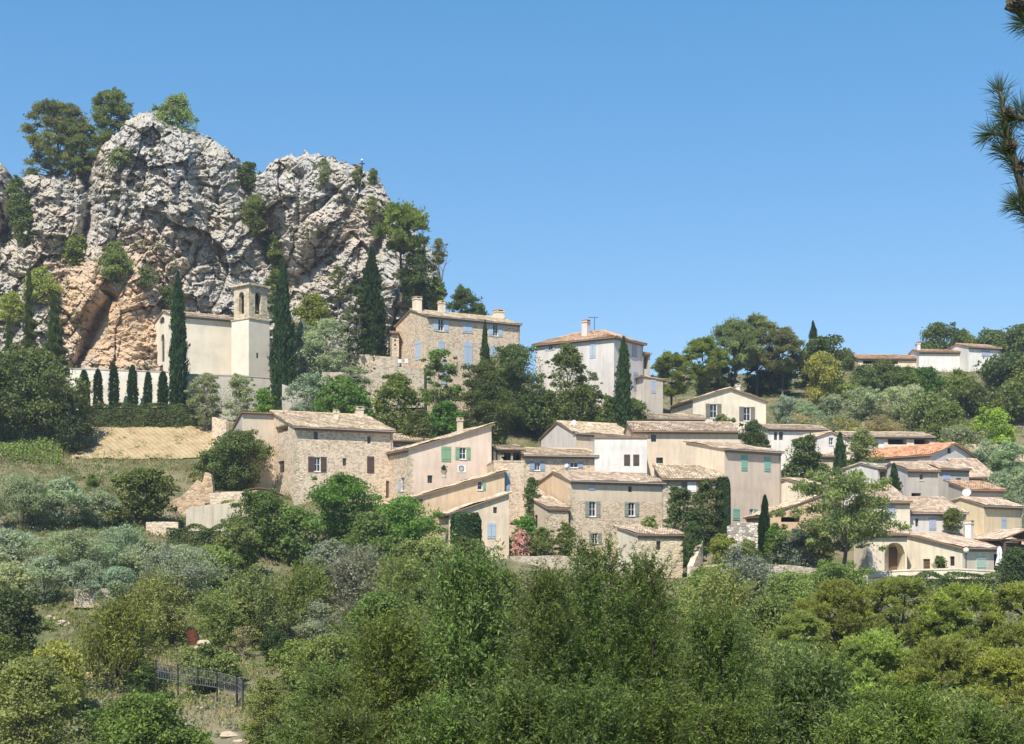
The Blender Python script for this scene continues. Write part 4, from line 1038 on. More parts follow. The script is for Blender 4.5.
rockplant('shrub', 'shrub', 'dark bush at the extreme right foot of the crag', 'shrub', 436, 276, 306, 24, 'oak', face=False, Y=195)
rockplant('small_tree', T, 'thin young tree growing on the bare rock above the olive grove', 'airy', 338, 264, 306, 20, 'pine', face=False, Y=198)
rockplant('shrub', 'shrub', 'ivy-like bush on the rock right behind the bell tower', 'round', 276, 268, 322, 26, 'mid', face=False, Y=198)
rockplant('shrub', 'shrub', 'yellowish scrub at the base of the rock right of the tall cypress', 'shrub', 312, 294, 330, 44, 'yellow', face=False, Y=198)
rockplant('shrub', 'shrub', 'scrub on the rock ledge above the chapel roof', 'shrub', 170, 286, 306, 34, 'oak')
rockplant('shrub', 'shrub', 'grey scrub on the ledges left of the ochre cave', 'shrub', 40, 268, 300, 44, 'olivegreen')
rockplant('shrub', 'shrub', 'yellow-green scrub low on the far left rock', 'shrub', 12, 292, 318, 36, 'yellow')
plant('pine_tree', 'pine tree', 'dark rounded treetop showing behind the roof of the blue shuttered stone house', 'pinefull', 466, 288, 345, 48, 203, 'oak')
# ---- cypresses and conifers round the chapel
C_ = 'cypress'
plant('cypress_tree', C_, 'tall thin cypress standing right in front of the chapel wall', 'cypress', 178, 272, 408, 16, 180.5, 'cypress')
plant('cypress_tree', C_, 'tall shaggy cypress right of the bell tower', 'cypress', 283, 262, 396, 21, 183, 'cypress')
for x, lb in ((84,'first small cypress from the left against the white garden wall'), (98,'second small cypress from the left against the white garden wall'), (114,'third small cypress from the left against the white garden wall'),
              (132.5,'fourth small cypress from the left against the white garden wall'), (148,'fifth small cypress from the left against the white garden wall'), (163,'small cypress nearest the tall one against the white garden wall')):
    plant('cypress_tree', C_, lb, 'column', x, 367+random.uniform(-3,5), 407, 8.5*random.uniform(.85,1.15), 181, 'cypress', group='small cypresses along the garden wall')
plant('conifer_tree', 'conifer', 'narrow pointed dark conifer at the foot of the ochre rock', 'conifer', 54, 296, 398, 34, 186, 'dark')
plant('conifer_tree', 'conifer', 'thin ragged conifer behind the big oak at far left', 'conifer', 29, 272, 392, 24, 188, 'oak')
plant('conifer_tree', 'conifer', 'short conifer tip at the left edge behind the oak', 'conifer', 9, 318, 392, 20, 188, 'oak')
plant('cypress_tree', C_, 'broad dark cypress against the rock left of the blue shuttered stone house', 'cypress', 372, 248, 358, 25, 189, 'cypress')
plant('leafy_tree', T, 'leafy tree touching the broad cypress on its left', 'airy', 356, 282, 358, 38, 188, 'oak', size='L')
plant('cypress_tree', C_, 'slim cypress in front of the blue shuttered stone facade', 'cypress', 485, 321, 385, 11, 178.5, 'cypress')
plant('cypress_tree', C_, 'thick cypress against the tall white house', 'cypress', 623.5, 337, 405, 16, 180, 'cypress')
plant('cypress_tree', C_, 'pointed cypress poking above the dark trees on the skyline', 'cypress', 813, 321, 380, 11, 229, 'cypress')
plant('cypress_tree', C_, 'short cypress by the white gabled house', 'cypress', 840, 433, 466, 11, 174, 'cypress')
plant('cypress_tree', C_, 'small cypress in front of the open barn loft', 'cypress', 894, 464, 493, 15, 157, 'cypress')
plant('cypress_tree', C_, 'thin clipped cypress below the rosy house, the taller of two', 'column', 762, 512, 562, 8, 141, 'cypress')
plant('cypress_tree', C_, 'thin clipped cypress below the rosy house, the shorter upper one', 'column', 765, 495, 540, 8, 145, 'cypress')
# ---- left slope
plant('oak_tree', T, 'large dark oak at the far left beside the hedge', 'oak', 34, 347, 440, 100, 171, 'oak', size='L')
plant('oak_tree', T, 'dark oak cut by the left edge of the picture', 'oak', -12, 352, 444, 80, 169, 'dark')
plant('oak_tree', T, 'low dark oak bush spreading right of the large oak', 'shrub', 70, 395, 440, 50, 170, 'dark')
hedge('long brownish green hedge above the straw bank', 80, 198, 404, 430, 177, 2.2, 'oak')
O = 'olive tree'; OG = 'olive trees on the slopes'
for a in (('grey olive right of the tall thin cypress',207,372,412,38,176), ('grey olive under the bell tower',240,374,414,40,176), ('olive in front of the lower chapel wall',308,372,414,50,175),
          ('olive on the terrace above the dry stone wall',327,318,360,56,186), ('olive left of the terrace olive by the tall shaggy cypress',303,322,356,32,188), ('olive top below the stone terrace wall',352,366,410,44,176)):
    plant('olive_tree', O, a[0], 'olive', *a[1:], 'olive', group=OG)
plant('shrub', 'shrub', 'rounded bright green bush just above the farmhouse roof at left', 'shrub', 264, 388, 416, 42, 164, 'bright')
plant('leafy_tree', T, 'bright green leafy tree above the middle of the farmhouse roof', 'round', 345, 376, 424, 66, 167, 'bright')
plant('leafy_tree', T, 'green tree behind the right end of the farmhouse roof', 'oak', 398, 372, 440, 58, 170, 'mid')
plant('leafy_tree', T, 'pale feathery tree in front of the blue shuttered stone house', 'airy', 437, 346, 400, 52, 176, 'mid')
plant('shrub', 'shrub', 'bright bush above the chimney of the pink house', 'round', 447, 400, 440, 52, 164, 'bright')
plant('oak_tree', T, 'large dark holm oak between the two upper houses', 'oak', 513, 343, 448, 68, 187, 'dark', size='L')
plant('oak_tree', T, 'dark holm oak below the blue shuttered stone house', 'oak', 484, 360, 450, 62, 172, 'oak')
plant('oak_tree', T, 'dark foliage low behind the roof of the blue shuttered house', 'oak', 545, 392, 432, 66, 187, 'dark')
plant('leafy_tree', T, 'rounded green tree covering the left part of the tall white house', 'round', 567, 341, 410, 46, 178, 'mid')
plant('shrub', 'shrub', 'green shrub below the left corner of the tall white house', 'shrub', 583, 386, 420, 56, 183, 'oak')
plant('shrub', 'shrub', 'green shrub in the middle under the tall white house', 'shrub', 612, 396, 420, 44, 182, 'mid')
plant('shrub', 'shrub', 'shrub at the foot of the white house corner behind the long roof', 'shrub', 636, 399, 420, 38, 181, 'mid')
plant('shrub', 'shrub', 'thin pale sapling rising before the white house wall', 'airy', 592, 372, 412, 22, 182, 'grey')
plant('shrub', 'shrub', 'bushy shrub between the dark oak and the farmhouse end', 'shrub', 420, 408, 446, 46, 163, 'oak')
plant('shrub', 'evergreen shrub', 'big evergreen shrub against the left end of the farmhouse', 'round', 238, 430, 492, 76, 147, 'oak')
plant('shrub', 'evergreen shrub', 'lower evergreen shrub spreading left below the farmhouse', 'shrub', 212, 450, 490, 46, 148, 'oak')
plant('mulberry_tree', T, 'bright green umbrella tree in front of the farmhouse', 'round', 343, 474, 536, 86, 141, 'bright', size='L')
plant('leafy_tree', T, 'dense green tree right of the umbrella tree', 'oak', 404, 496, 550, 76, 138, 'bright')
plant('leafy_tree', T, 'green tree low before the umbrella tree', 'oak', 368, 512, 560, 60, 136, 'mid')
plant('clipped_tree', 'clipped cypress', 'block shaped clipped cypress beside the gabled cottage', 'clipped', 466, 514, 552, 26, 136.5, 'cypress')
plant('almond_tree', 'almond tree', 'small almond tree with forked dark trunk beside the ruined wall', 'round', 143, 468, 524, 70, 142, 'mid')
for a in (('olive at far left on the upper terrace',20,474,528,72,139), ('second olive on the upper left terrace',64,478,530,64,138), ('small olive left of the almond by the ruined wall',100,490,530,46,138),
          ('olive left of the middle grove row',15,530,584,70,122), ('wide grey olive of the middle row',66,530,588,76,121), ('grey olive of the middle row under the almond',116,526,584,76,122),
          ('big silvery olive below the white terrace wall',180,544,602,88,119), ('olive at left edge of the lowest row',8,562,612,56,113), ('low olive with bare trunk over pale rubble',86,560,604,56,112), ('olive between grove rows at left centre',45,556,606,60,114)):
    plant('olive_tree', O, a[0], 'olive', *a[1:], 'olive', group=OG)
hedge('dark green hedge below the white terrace wall', 166, 222, 526, 550, 131, 2.5, 'oak', leaf=.18)
S = 'shrub'
for a in (('leafy shrub below the arched canopy of the farmhouse','round',262,490,556,72,133,'mid'), ('green shrub left of the umbrella tree','round',296,506,566,66,131,'mid'),
          ('yellowish shrub in front of the white terrace wall','airy',236,520,580,58,126,'olivegreen'), ('rounded bush low in the slope centre','round',214,545,600,56,117,'olivegreen'),
          ('bush beneath the green trees at slope centre','round',330,540,600,64,121,'grey'), ('grey-green bush left of the clipped cypress','round',430,536,588,60,126,'olivegreen'),
          ('shrub under the clipped cypress','round',470,538,590,52,128,'mid'), ('shrub below the green trees right of centre slope','round',388,536,590,60,125,'mid')):
    plant('shrub', S, a[0], *a[1:])
AL = 'slender trees with thin foliage'
for a in (('airy yellow-green tree with dark stems above the railing',118,602,692,88,90,'yellow'), ('loose tree right of the lowest olives',158,578,650,72,97,'olivegreen'), ('thin tree over the stony slope, left of centre',250,574,648,76,99,'olivegreen'),
          ('thin tree with grey stems at slope centre',306,566,640,72,101,'mid'), ('bare stemmed tree below the umbrella tree',356,548,622,76,106,'grey'), ('slender tree right of the bare stemmed one',402,556,640,72,100,'olivegreen'),
          ('feathery tree under the gabled cottage',452,560,650,76,98,'mid'), ('thin tree behind the rounded bush by the railing',214,590,655,58,95,'olivegreen')):
    plant('slender_tree', T, a[0], 'wispy', *a[1:], size='L')
plant('shrub', S, 'rounded dense bush standing just behind the railing', 'shrub', 212, 646, 690, 66, 85, 'olivegreen')
plant('shrub', S, 'dark bush at the left edge below the olives', 'oak', 10, 588, 668, 70, 93, 'dark')
plant('shrub', S, 'bright green leafy bush at the bottom left', 'shrub', 138, 692, 770, 132, 66, 'mid', size='L')
plant('shrub', S, 'yellow-green tree in the bottom left corner', 'oak', 26, 655, 770, 112, 64, 'olivegreen', size='L')
plant('shrub', S, 'yellow-green bush left of the airy tree', 'round', 60, 640, 720, 60, 80, 'yellow')
plant('shrub', S, 'olive green bush below the right end of the railing', 'round', 268, 678, 770, 60, 64, 'olivegreen')
plant('shrub', S, 'dark shaded bush right of the airy tree', 'shrub', 146, 664, 696, 40, 88, 'dark')
plant('shrub', S, 'small dark green bush on the stony slope centre left', 'round', 274, 625, 664, 34, 92, 'dark')
plant('shrub', S, 'grey scrub right of the small dark bush', 'dry', 330, 612, 664, 60, 92, 'grey')
plant('shrub', S, 'straw coloured dry bush right of the rusty drum', 'dry', 243, 626, 660, 34, 93, 'dry')
plant('shrub', S, 'pale green cushion bush at the bottom below the railing', 'shrub', 300, 690, 750, 70, 68, 'mid')
# ---- right hand hill
PT = 'pine tree'; PG = 'pines behind the grey shuttered house'
for a in (('leftmost pine of the skyline group beside the white house',672,352,424,46,205,'pineyellow'), ('yellowish pine just left of the grey shuttered house',702,338,412,46,212,'pineyellow'), ('tall pine above the ridge of the grey shuttered house',735,322,402,56,216,'pine'),
          ('highest pine of the skyline group',757,316,402,54,219,'pine'), ('broad pine at the right end of the skyline group',782,328,404,50,216,'pine')):
    plant('pine_tree', PT, a[0], 'pine', *a[1:], group=PG, size='L')
plant('pine_tree', PT, 'dark pine filling the gap under the skyline pines', 'pinefull', 770, 356, 406, 60, 222, 'dark')
plant('pine_tree', PT, 'low dark pine behind the ridge of the grey shuttered house', 'pinefull', 715, 362, 408, 44, 222, 'dark')
plant('oak_tree', T, 'broad dark oak on the skyline right of the pines', 'oak', 822, 336, 392, 62, 226, 'dark')
plant('oak_tree', T, 'dark oak in front of the left end of the hilltop house', 'oak', 885, 359, 394, 40, 222, 'oak')
plant('conifer_tree', 'conifer', 'pale green conical tree right of the skyline pines', 'round', 822, 351, 406, 42, 212, 'yellow')
for a in (('leftmost dark tree behind the hilltop house',938,322,360,48,250), ('dark tree rising over the hilltop house roof',962,330,362,36,252), ('tree at the right of the hilltop house skyline',990,330,362,46,251), ('oak at the right edge on the skyline',1022,324,372,52,249), ('small tree on the skyline left of the hilltop house',845,350,384,36,240)):
    plant('oak_tree', T, a[0], 'oak', *a[1:], 'oak', group='trees on the right skyline')
for a in (('big oak below the right end of the hilltop house',1014,352,402,70,222,'oak'), ('oak cut by the right edge under the skyline',1036,356,420,60,215,'oak'), ('green bush below the middle of the hilltop house',925,367,398,44,221,'bright'),
          ('green bush below the white block of the hilltop house',958,371,400,42,221,'mid'), ('bush left of the garage of the hilltop house',903,367,398,38,219,'mid'), ('dull bush on the slope right of centre',968,384,428,62,208,'oak'),
          ('brownish bush on the slope above the orange roof',928,392,434,58,204,'olivegreen'), ('dark bush above the low wall on the right slope',948,402,440,46,198,'oak'), ('oak on the right slope left of the lime green tree',1012,384,440,60,205,'oak'),
          ('dark bush left of the lavender hillside',866,364,398,36,218,'oak'), ('bush at the bottom of the dry meadow',846,382,406,28,214,'olivegreen')):
    plant('shrub', S, a[0], 'oak', *a[1:])
plant('leafy_tree', T, 'lime green tree standing alone on the right slope', 'round', 992, 408, 450, 54, 190, 'lime')
for a in (('olive just right of the grey shuttered house',788,396,424,40,203), ('second olive right of the grey shuttered house',806,400,426,34,201), ('round olive on the slope above the white gabled house',834,394,424,42,204), ('olive above the long bungalow roof',866,388,420,44,208),
          ('pale olive in the middle of the right slope',896,386,420,42,208), ('small pale olive right of the middle one',913,384,412,30,212), ('olive above the orange roof',958,424,456,48,186), ('olive beside the low wall at right',985,440,478,42,178),
          ('olive at the right edge above the yellow house',1012,442,486,52,176), ('lower olive right of the terrace house',1000,470,508,46,165), ('olive cut by the right edge above the carport',1028,470,520,50,160)):
    plant('olive_tree', O, a[0], 'olive', *a[1:], 'olive', group=OG)
for a in (('dry tawny scrub right of the skyline pines',800,412,440,46,196,'dry'), ('dry tawny scrub above the white gabled house',842,412,436,50,198,'dry'), ('pale dry scrub above the long bungalow',882,414,436,54,199,'dry'), ('tawny grass mound on the hillside meadow',858,372,398,44,222,'yellow')):
    plant('shrub', S, a[0], 'dry', *a[1:])
plant('shrub', S, 'dark round bush behind the rosy house and the white gabled house', 'shrub', 803, 436, 482, 50, 166, 'mid')
plant('shrub', S, 'green bush between the white gabled house and the orange roof', 'shrub', 862, 430, 466, 40, 176, 'olivegreen')
plant('shrub', S, 'dark bush under the grey shuttered house', 'shrub', 752, 421, 446, 36, 184, 'dark')
plant('shrub', S, 'small bush below the windows of the grey shuttered house', 'shrub', 722, 414, 436, 30, 187, 'olivegreen')
plant('leafy_tree', T, 'big loose pale green tree in front of the arched house', 'airy', 843, 466, 574, 128, 134, 'fresh', size='X')
plant('shrub', S, 'dark rounded olive bush left of the big loose tree', 'shrub', 799, 529, 566, 42, 136.5, 'grey')
plant('shrub', S, 'green climber beside the thin clipped cypresses', 'round', 775, 522, 560, 20, 139, 'bright')
plant('shrub', S, 'dark green mass of climber against the lean-to under the rosy house', 'oak', 682, 487, 560, 48, 145, 'dark')
plant('shrub', S, 'ivy covering the wall between lean-to and rosy house', 'oak', 706, 478, 545, 36, 147, 'oak')
plant('clipped_tree', 'clipped cypress', 'tall clipped dark green cypress against the rosy house', 'clipped', 723, 479, 530, 14, 147.3, 'cypress')
plant('shrub', S, 'narrow dark shrub right of the stone outbuilding', 'round', 692, 520, 574, 24, 139, 'dark')
plant('shrub', S, 'yellowish hedge bush below the clipped cypress', 'shrub', 722, 534, 566, 36, 140, 'yellow')
plant('shrub', S, 'green leafy bush right behind the pink oleander', 'shrub', 523, 527, 558, 24, 140.2, 'mid')
plant('oleander', 'flowering shrub', 'pink flowering oleander beside the gabled cottage', 'shrub', 521.5, 529, 558, 22, 139.5, 'pink')
plant('shrub', S, 'dark green bush right of the pink oleander', 'shrub', 543, 528, 560, 34, 140, 'oak')
plant('shrub', S, 'green bush over the wall behind the pink oleander', 'shrub', 525, 516, 545, 34, 141.5, 'bright')
plant('shrub', S, 'climber on the corner of the central stone house', 'round', 566, 522, 556, 22, 142, 'mid')
plant('shrub', S, 'green bush at the base of the central stone house right end', 'shrub', 649, 516, 545, 30, 142.5, 'olivegreen')
plant('shrub', S, 'bush growing in the corner beside the blue shuttered house', 'shrub', 532, 476, 500, 24, 147, 'dark')
plant('shrub', S, 'climbing vine hanging at the right eave of the vine fronted house', 'round', 953, 508, 532, 26, 148.9, 'oak', on_ground=False, trunk=False)
plant('shrub', S, 'potted shrub in front of the arched house wall', 'round', 939, 556, 572, 18, 137.5, 'mid')
plant('shrub', S, 'dark bush at the right edge beside the closed parasol', 'oak', 1016, 548, 600, 46, 132, 'dark')
hedge('dark rounded hedge below the terrace of the arched house', 905, 1000, 574, 598, 127, 3.0, 'oak', leaf=.2)
plant('shrub', S, 'green hedge bush below the big loose tree', 'shrub', 832, 562, 600, 76, 126, 'mid')
plant('leafy_tree', T, 'medium green tree below the stone outbuilding', 'oak', 708, 566, 650, 92, 106, 'mid')
plant('slender_tree', T, 'pale thin tree in front of the terrace wall right of centre', 'wispy', 752, 556, 650, 74, 104, 'grey', size='L')
plant('slender_tree', T, 'thin grey stemmed tree beside the pale one', 'wispy', 722, 570, 660, 80, 99, 'olivegreen', size='L')
# ---- pines at the right
for a in (('left pine of the yellow-green pine thicket',838,582,720,110,78), ('pine at the back of the yellow-green thicket below the arched house',900,578,700,110,84), ('pine of the thicket under the terrace hedge',962,586,710,110,80), ('pine cut by the right edge of the picture',1026,584,720,110,78),
          ('front left pine of the yellow-green thicket',875,632,780,120,64), ('front middle pine of the yellow-green thicket',945,640,790,120,62), ('front right pine of the yellow-green thicket',1010,650,790,120,61), ('small pine at the left end of the thicket',800,612,720,80,74)):
    plant('pine_tree', PT, a[0], 'pinefull', *a[1:], 'pineyellow', group='pine thicket on the right', size='X')
# ---- foreground trees
FG = 'foreground trees along the bottom'
for a in (('largest foreground tree just right of centre, its top before the stone outbuilding',596,508,830,112,33,'almond'), ('foreground tree rising before the central stone house',546,538,830,100,31.5,'almond'), ('foreground tree below the gabled cottage, left of centre',470,528,830,140,35,'mid'),
          ('foreground tree at bottom centre left',388,598,830,130,33,'almond'), ('leafy foreground tree at the bottom, third from the left',330,650,830,130,36,'mid'), ('foreground tree right of the largest one',645,524,830,96,34,'almond'),
          ('foreground tree below the thin grey tree',716,588,830,120,33,'almond'), ('foreground tree at the bottom before the pines',812,650,830,150,34,'mid'), ('low foreground tree in the bottom right corner region',905,684,830,160,33,'almond'),
          ('foreground tree cut by the bottom right corner',990,700,830,160,34,'mid'), ('low foreground tree in the bottom middle',520,660,830,160,27,'almond'), ('low foreground tree at the bottom, right of the middle',650,670,830,160,27,'almond')):
    k = plant('almond_tree', 'almond tree', a[0], 'almond', a[1], a[2], a[3], a[4]*1.05, a[5], a[6], group=FG, size='X')

# ---- second row of foreground trees and the thicket on the slope below the village
for a in (('middle distance tree just below the gabled cottage',500,566,680,96,96,'mid'), ('middle distance tree below the stone terrace wall',566,572,690,92,92,'olivegreen'), ('middle distance tree under the stone outbuilding',640,580,690,96,90,'mid'),
          ('middle distance tree left of the feathery tree',430,576,690,86,92,'mid'), ('leafy tree behind the foreground trees at centre left',378,590,700,96,88,'mid'), ('tall bush behind the foreground at the left centre',330,632,720,86,76,'olivegreen'),
          ('middle distance tree below the pale thin tree',770,592,700,84,84,'olivegreen'), ('middle distance tree right of the medium green one',790,570,660,70,98,'olivegreen')):
    plant('leafy_tree', T, a[0], 'oak', *a[1:], size='L')
for a in (('foreground tree behind the largest one',560,612,840,130,44,'mid'), ('foreground tree behind the bottom centre left one',415,612,840,130,45,'olivegreen'), ('second row foreground tree right of the largest one',648,610,840,130,46,'almond'),
          ('second row foreground tree under the medium green tree',716,622,840,140,44,'mid'), ('second row foreground tree left of the pine thicket',790,640,840,140,44,'olivegreen'),
          ('lowest foreground tree at the bottom left of centre',340,690,860,130,30,'almond'), ('lowest foreground tree at the bottom centre',440,676,860,150,27,'mid'), ('lowest foreground tree right of the bottom centre',590,664,860,150,26,'almond'),
          ('lowest foreground tree under the pale thin tree',735,680,860,150,28,'almond'), ('lowest foreground tree before the front pines',858,694,860,150,29,'mid'), ('low shrubby tree in the bottom right corner',950,690,860,150,38,'olivegreen')):
    plant('almond_tree', 'almond tree', a[0], 'almond', a[1], a[2], a[3], a[4], a[5], a[6], group=FG, size='X')
# ---- more growth on the left slope (distance taken from the ground)
for a in (('small round bush on the dry slope below the bank','shrub',91,474,487,13,'mid'), ('scrub beneath the almond by the ruined wall','shrub',112,500,524,40,'olivegreen'),
          ('grey bush between the two upper left olives','olive',44,486,530,46,'olive'), 
          ('olive behind the silvery one below the hedge','olive',150,540,590,62,'olive'), 
          ('olive at the right end of the lowest row','olive',118,566,612,54,'olive'), 
          ('grey scrub beside the bare track at left','dry',96,622,660,46,'grey'), ('yellowish bush above the rounded bush by the railing','round',240,600,650,58,'olivegreen'),
          ('bluish green bush at centre of slope','dry',318,598,645,60,'olive'), 
          ('tall shrub at the right of the green hedge','round',244,528,574,44,'mid'), ('shrub in front of the curved canopy','round',228,500,536,36,'olivegreen'), ('shrub below the green tree right of the umbrella tree','round',410,540,590,52,'olivegreen'),
          
          ('shrub on the bank right of the railing','round',300,640,700,64,'mid'), ('bush below the grey scrub of the centre','round',352,640,706,70,'mid'), ('dark shrub at the left edge above the corner tree','round',4,634,690,50,'oak'),
          ):
    plant('shrub', S, a[0], a[1], a[2], a[3], a[4], a[5], None, a[6])

for a in (('green bush before the orange ochre wall','round',786,530,566,40,138.5,'mid'), ('bush between the orange ochre house and the big loose tree','oak',816,528,570,44,138,'olivegreen'), ('small olive coloured bush at the foot of the rubble wall','shrub',748,540,566,34,139,'olivegreen'),
          ('low hedge bush right of the yellowish one','shrub',738,546,568,30,138.5,'grey')):
    plant('shrub', S, a[0], a[1], *a[2:6], a[6], a[7])
# ------------------------------------------------------------------ walls, bank, railing and small things
def wall_run(name, label, pts, mat, thick=.45, Y=None, cat='wall', cap=None, under=3.0):
    """pts: (px, y_top, Y) along the wall"""
    mb = MB(); q = [P(a, b, c) for a, b, c in pts]
    for a, b in zip(q[:-1], q[1:]):
        d = Vector((b.x-a.x, b.y-a.y, 0)); n = Vector((-d.y, d.x, 0)).normalized()*thick
        n_ = max(1, int(d.length/1.2)); prev = None
        for k in range(n_+1):
            t = k/n_; p = a.lerp(b, t)+Vector((0,0,random.uniform(-.06,.06) if cap is None and 0 < k < n_ else 0))
            z0 = min(a.z, b.z)-under
            if prev is not None:
                p0 = prev
                mb.quad((p0.x,p0.y,z0),(p.x,p.y,z0),p,p0); mb.quad(p0,p,p+n,p0+n); mb.quad((p0+n),(p+n),(p.x+n.x,p.y+n.y,z0),(p0.x+n.x,p0.y+n.y,z0))
            prev = p
        if cap: 
            u = d.normalized()*.03; c0, c1 = a-u, b+u; m = -n.normalized()*.06; nn = n+n.normalized()*.06; h = Vector((0,0,.14)); e = Vector((0,0,.004))
            v = [c0+m+e, c1+m+e, c1+nn+e, c0+nn+e]; mb.prism([x+h for x in v], .14, m=1)
    for e in (q[0], q[-1]):
        d = (q[1]-q[0]) if e is q[0] else (q[-1]-q[-2]); n = Vector((-d.y, d.x, 0)).normalized()*thick; z0 = e.z-under-.5
        mb.quad((e.x,e.y,z0), e, e+n, (e.x+n.x,e.y+n.y,z0))
    c = q[0]; mb.v = [(x-c.x, y-c.y, z-c.z) for x, y, z in mb.v]
    o = mb.build(name, [mat, cap or mat]); o.location = c; tag(o, label, cat); return o
P_WALL = plaster('white_garden_wall_render', A(236,228,210), .4); P_WGREY = plaster('stained_wall_render', A(196,188,174), .7)
wall_run('garden_wall', 'long white rendered garden wall with small cypresses before it', [(70,369,184),(172,372.5,183.5)], P_WALL, cap=P_GREY, under=6)
wall_run('retaining_wall', 'stained grey retaining wall under the chapel', [(173,374.5,183),(236,376,183.5),(278,379,185.5)], P_WGREY, cap=P_GREY, under=7)
wall_run('retaining_wall', 'grey rendered wall behind the olives below the stone terrace', [(282,384,181),(318,396,180),(330,402,179)], P_WGREY, under=5)
wall_run('stone_terrace_wall', 'pale dry stone terrace wall left of the blue shuttered stone house', [(288,352,190),(330,352,188.5),(398,357,186)], S_GREY, under=5)
wall_run('stone_terrace_wall', 'lower dry stone terrace wall below the house with chairs', [(322,372,184),(372,372,182.5),(394,367,182),(424,368,181)], S_GREY, thick=2.6, under=5)
wall_run('ruined_wall', 'crumbling rubble wall rising to a broken end beside the almond tree', [(168,502,146),(180,497,146),(190,488,146),(197,480,146),(202,483,146),(205,472,146),(211,474,146),(213,490,146)], stonework('ruin_stone', A(214,186,152), A(166,136,104), A(206,180,150)), thick=1.0)
wall_run('terrace_wall', 'bright cream terrace wall left below the farmhouse', [(186,509,137.5),(205,505,137.7),(222,504,137.8),(240,500,138)], plaster('weathered_cream_wall', A(226,212,186,.8), 1.0), under=3.2)
wall_run('low_stone_wall', 'low pale stone parapet beside the evergreen shrub', [(210,493,145),(258,490,144)], S_PALE, under=2.5)
wall_run('low_stone_wall', 'low stone wall end at the top of the straw bank', [(212,417,174),(226,421,172)], S_PALE, under=4)
wall_run('stone_terrace_wall', 'pale stone wall under the central stone house', [(510,556,136),(560,556,135),(618,560,134.5)], S_GREY, under=4)
wall_run('rubble_wall', 'white and grey rubble wall beneath the rosy house', [(727,526,143.5),(741,522,143),(760,523,142.7)], stonework('white_rubble', A(232,222,204), A(150,140,126), A(120,112,100)), under=4)
wall_run('stair_wall', 'whitish stepped wall climbing right of the stone outbuilding', [(693,566,137),(698,554,138),(703,541,139)], S_PALE, thick=.6, under=4)
wall_run('terrace_wall', 'cream parapet wall in front of the arched house', [(866,573,134.5),(905,571,134),(956,569.5,133.5),(1000,572,133)], P_CREAM, under=2.6, cap=P_CREAM)
wall_run('low_stone_wall', 'grey stone wall below the thin clipped cypresses', [(690,567,132),(745,562,131),(800,566,130.5),(868,575,130)], S_GREY, under=2.5)
wall_run('low_stone_wall', 'pale rubble terrace edge under the lowest olives', [(74,589,107),(110,588,107)], S_GREY, under=1.4)
wall_run('low_stone_wall', 'low rubble terrace edge below the almond tree', [(146,522,134),(178,522,134)], S_PALE, under=2)
wall_run('low_stone_wall', 'pale dry stone terrace edge at the far left', [(-10,525,133),(30,524,133)], S_PALE, under=2)
wall_run('low_stone_wall', 'garden wall on the right slope below the lime green tree', [(930,442,187),(975,444,185),(1030,446,184)], S_PALE, under=2)

# netted straw bank below the hedge
def bank():
    n, m = 120, 40; V = []
    x0, x1 = 72, 218
    for j in range(m+1):
        for i in range(n+1):
            u, v = i/n, j/m
            Y = 167.6+10.2*v; px = x0+(x1-x0)*u; X = (px-512)/F*Y
            V.append((X, Y, float(ground(np.array([X]), np.array([Y]))[0])+.10+.10*vnoise(np.array([u*60.]), np.array([v*20.]), 3)[0]))
    idx = np.arange((n+1)*(m+1)).reshape(m+1, n+1)
    Fc = np.stack([idx[:-1,:-1], idx[:-1,1:], idx[1:,1:], idx[1:,:-1]], -1).reshape(-1,4)
    t = NT('straw_bank'); v = t.coord()
    n1 = t.noise(v, .7, 5, .65); n3 = t.noise(v, 6, 4, .7)
    c = t.ramp(n1, [(.3, A(176,150,112,.8)), (.5, A(204,180,140,.8)), (.7, A(218,198,160,.8))])
    c = t.mix(t.math('MULTIPLY', n3, .55), c, A(140,120,84,.6))
    sp = t.noise(v, 1.3, 4, .7); c = t.mix(t.ramp(sp, [(.60, (0,0,0)), (.66, (.7,.7,.7))]), c, (.10,.10,.05))
    v2 = t.coord((1,.0,1.6)); w = t.n('ShaderNodeTexWave', wave_type='BANDS', bands_direction='DIAGONAL'); w.inputs['Scale'].default_value = .95; w.inputs['Distortion'].default_value = 1.4; w.inputs['Detail'].default_value = 2
    t.l(v2, w.inputs['Vector']); c = t.mix(t.math('MULTIPLY', t.ramp(w.outputs['Fac'], [(.45, (0,0,0)), (.8, (1,1,1))]), .24), c, A(132,108,78,.7))
    t.bsdf(c, 1.0, t.bump(t.math('ADD', n3, t.math('MULTIPLY', w.outputs['Fac'], .3)), .6, .1), spec=.05)
    o = link('earth_bank', np_mesh('earth_bank', np.array(V), Fc, t.mat, smooth=True)); tag(o, kind='structure')
bank()

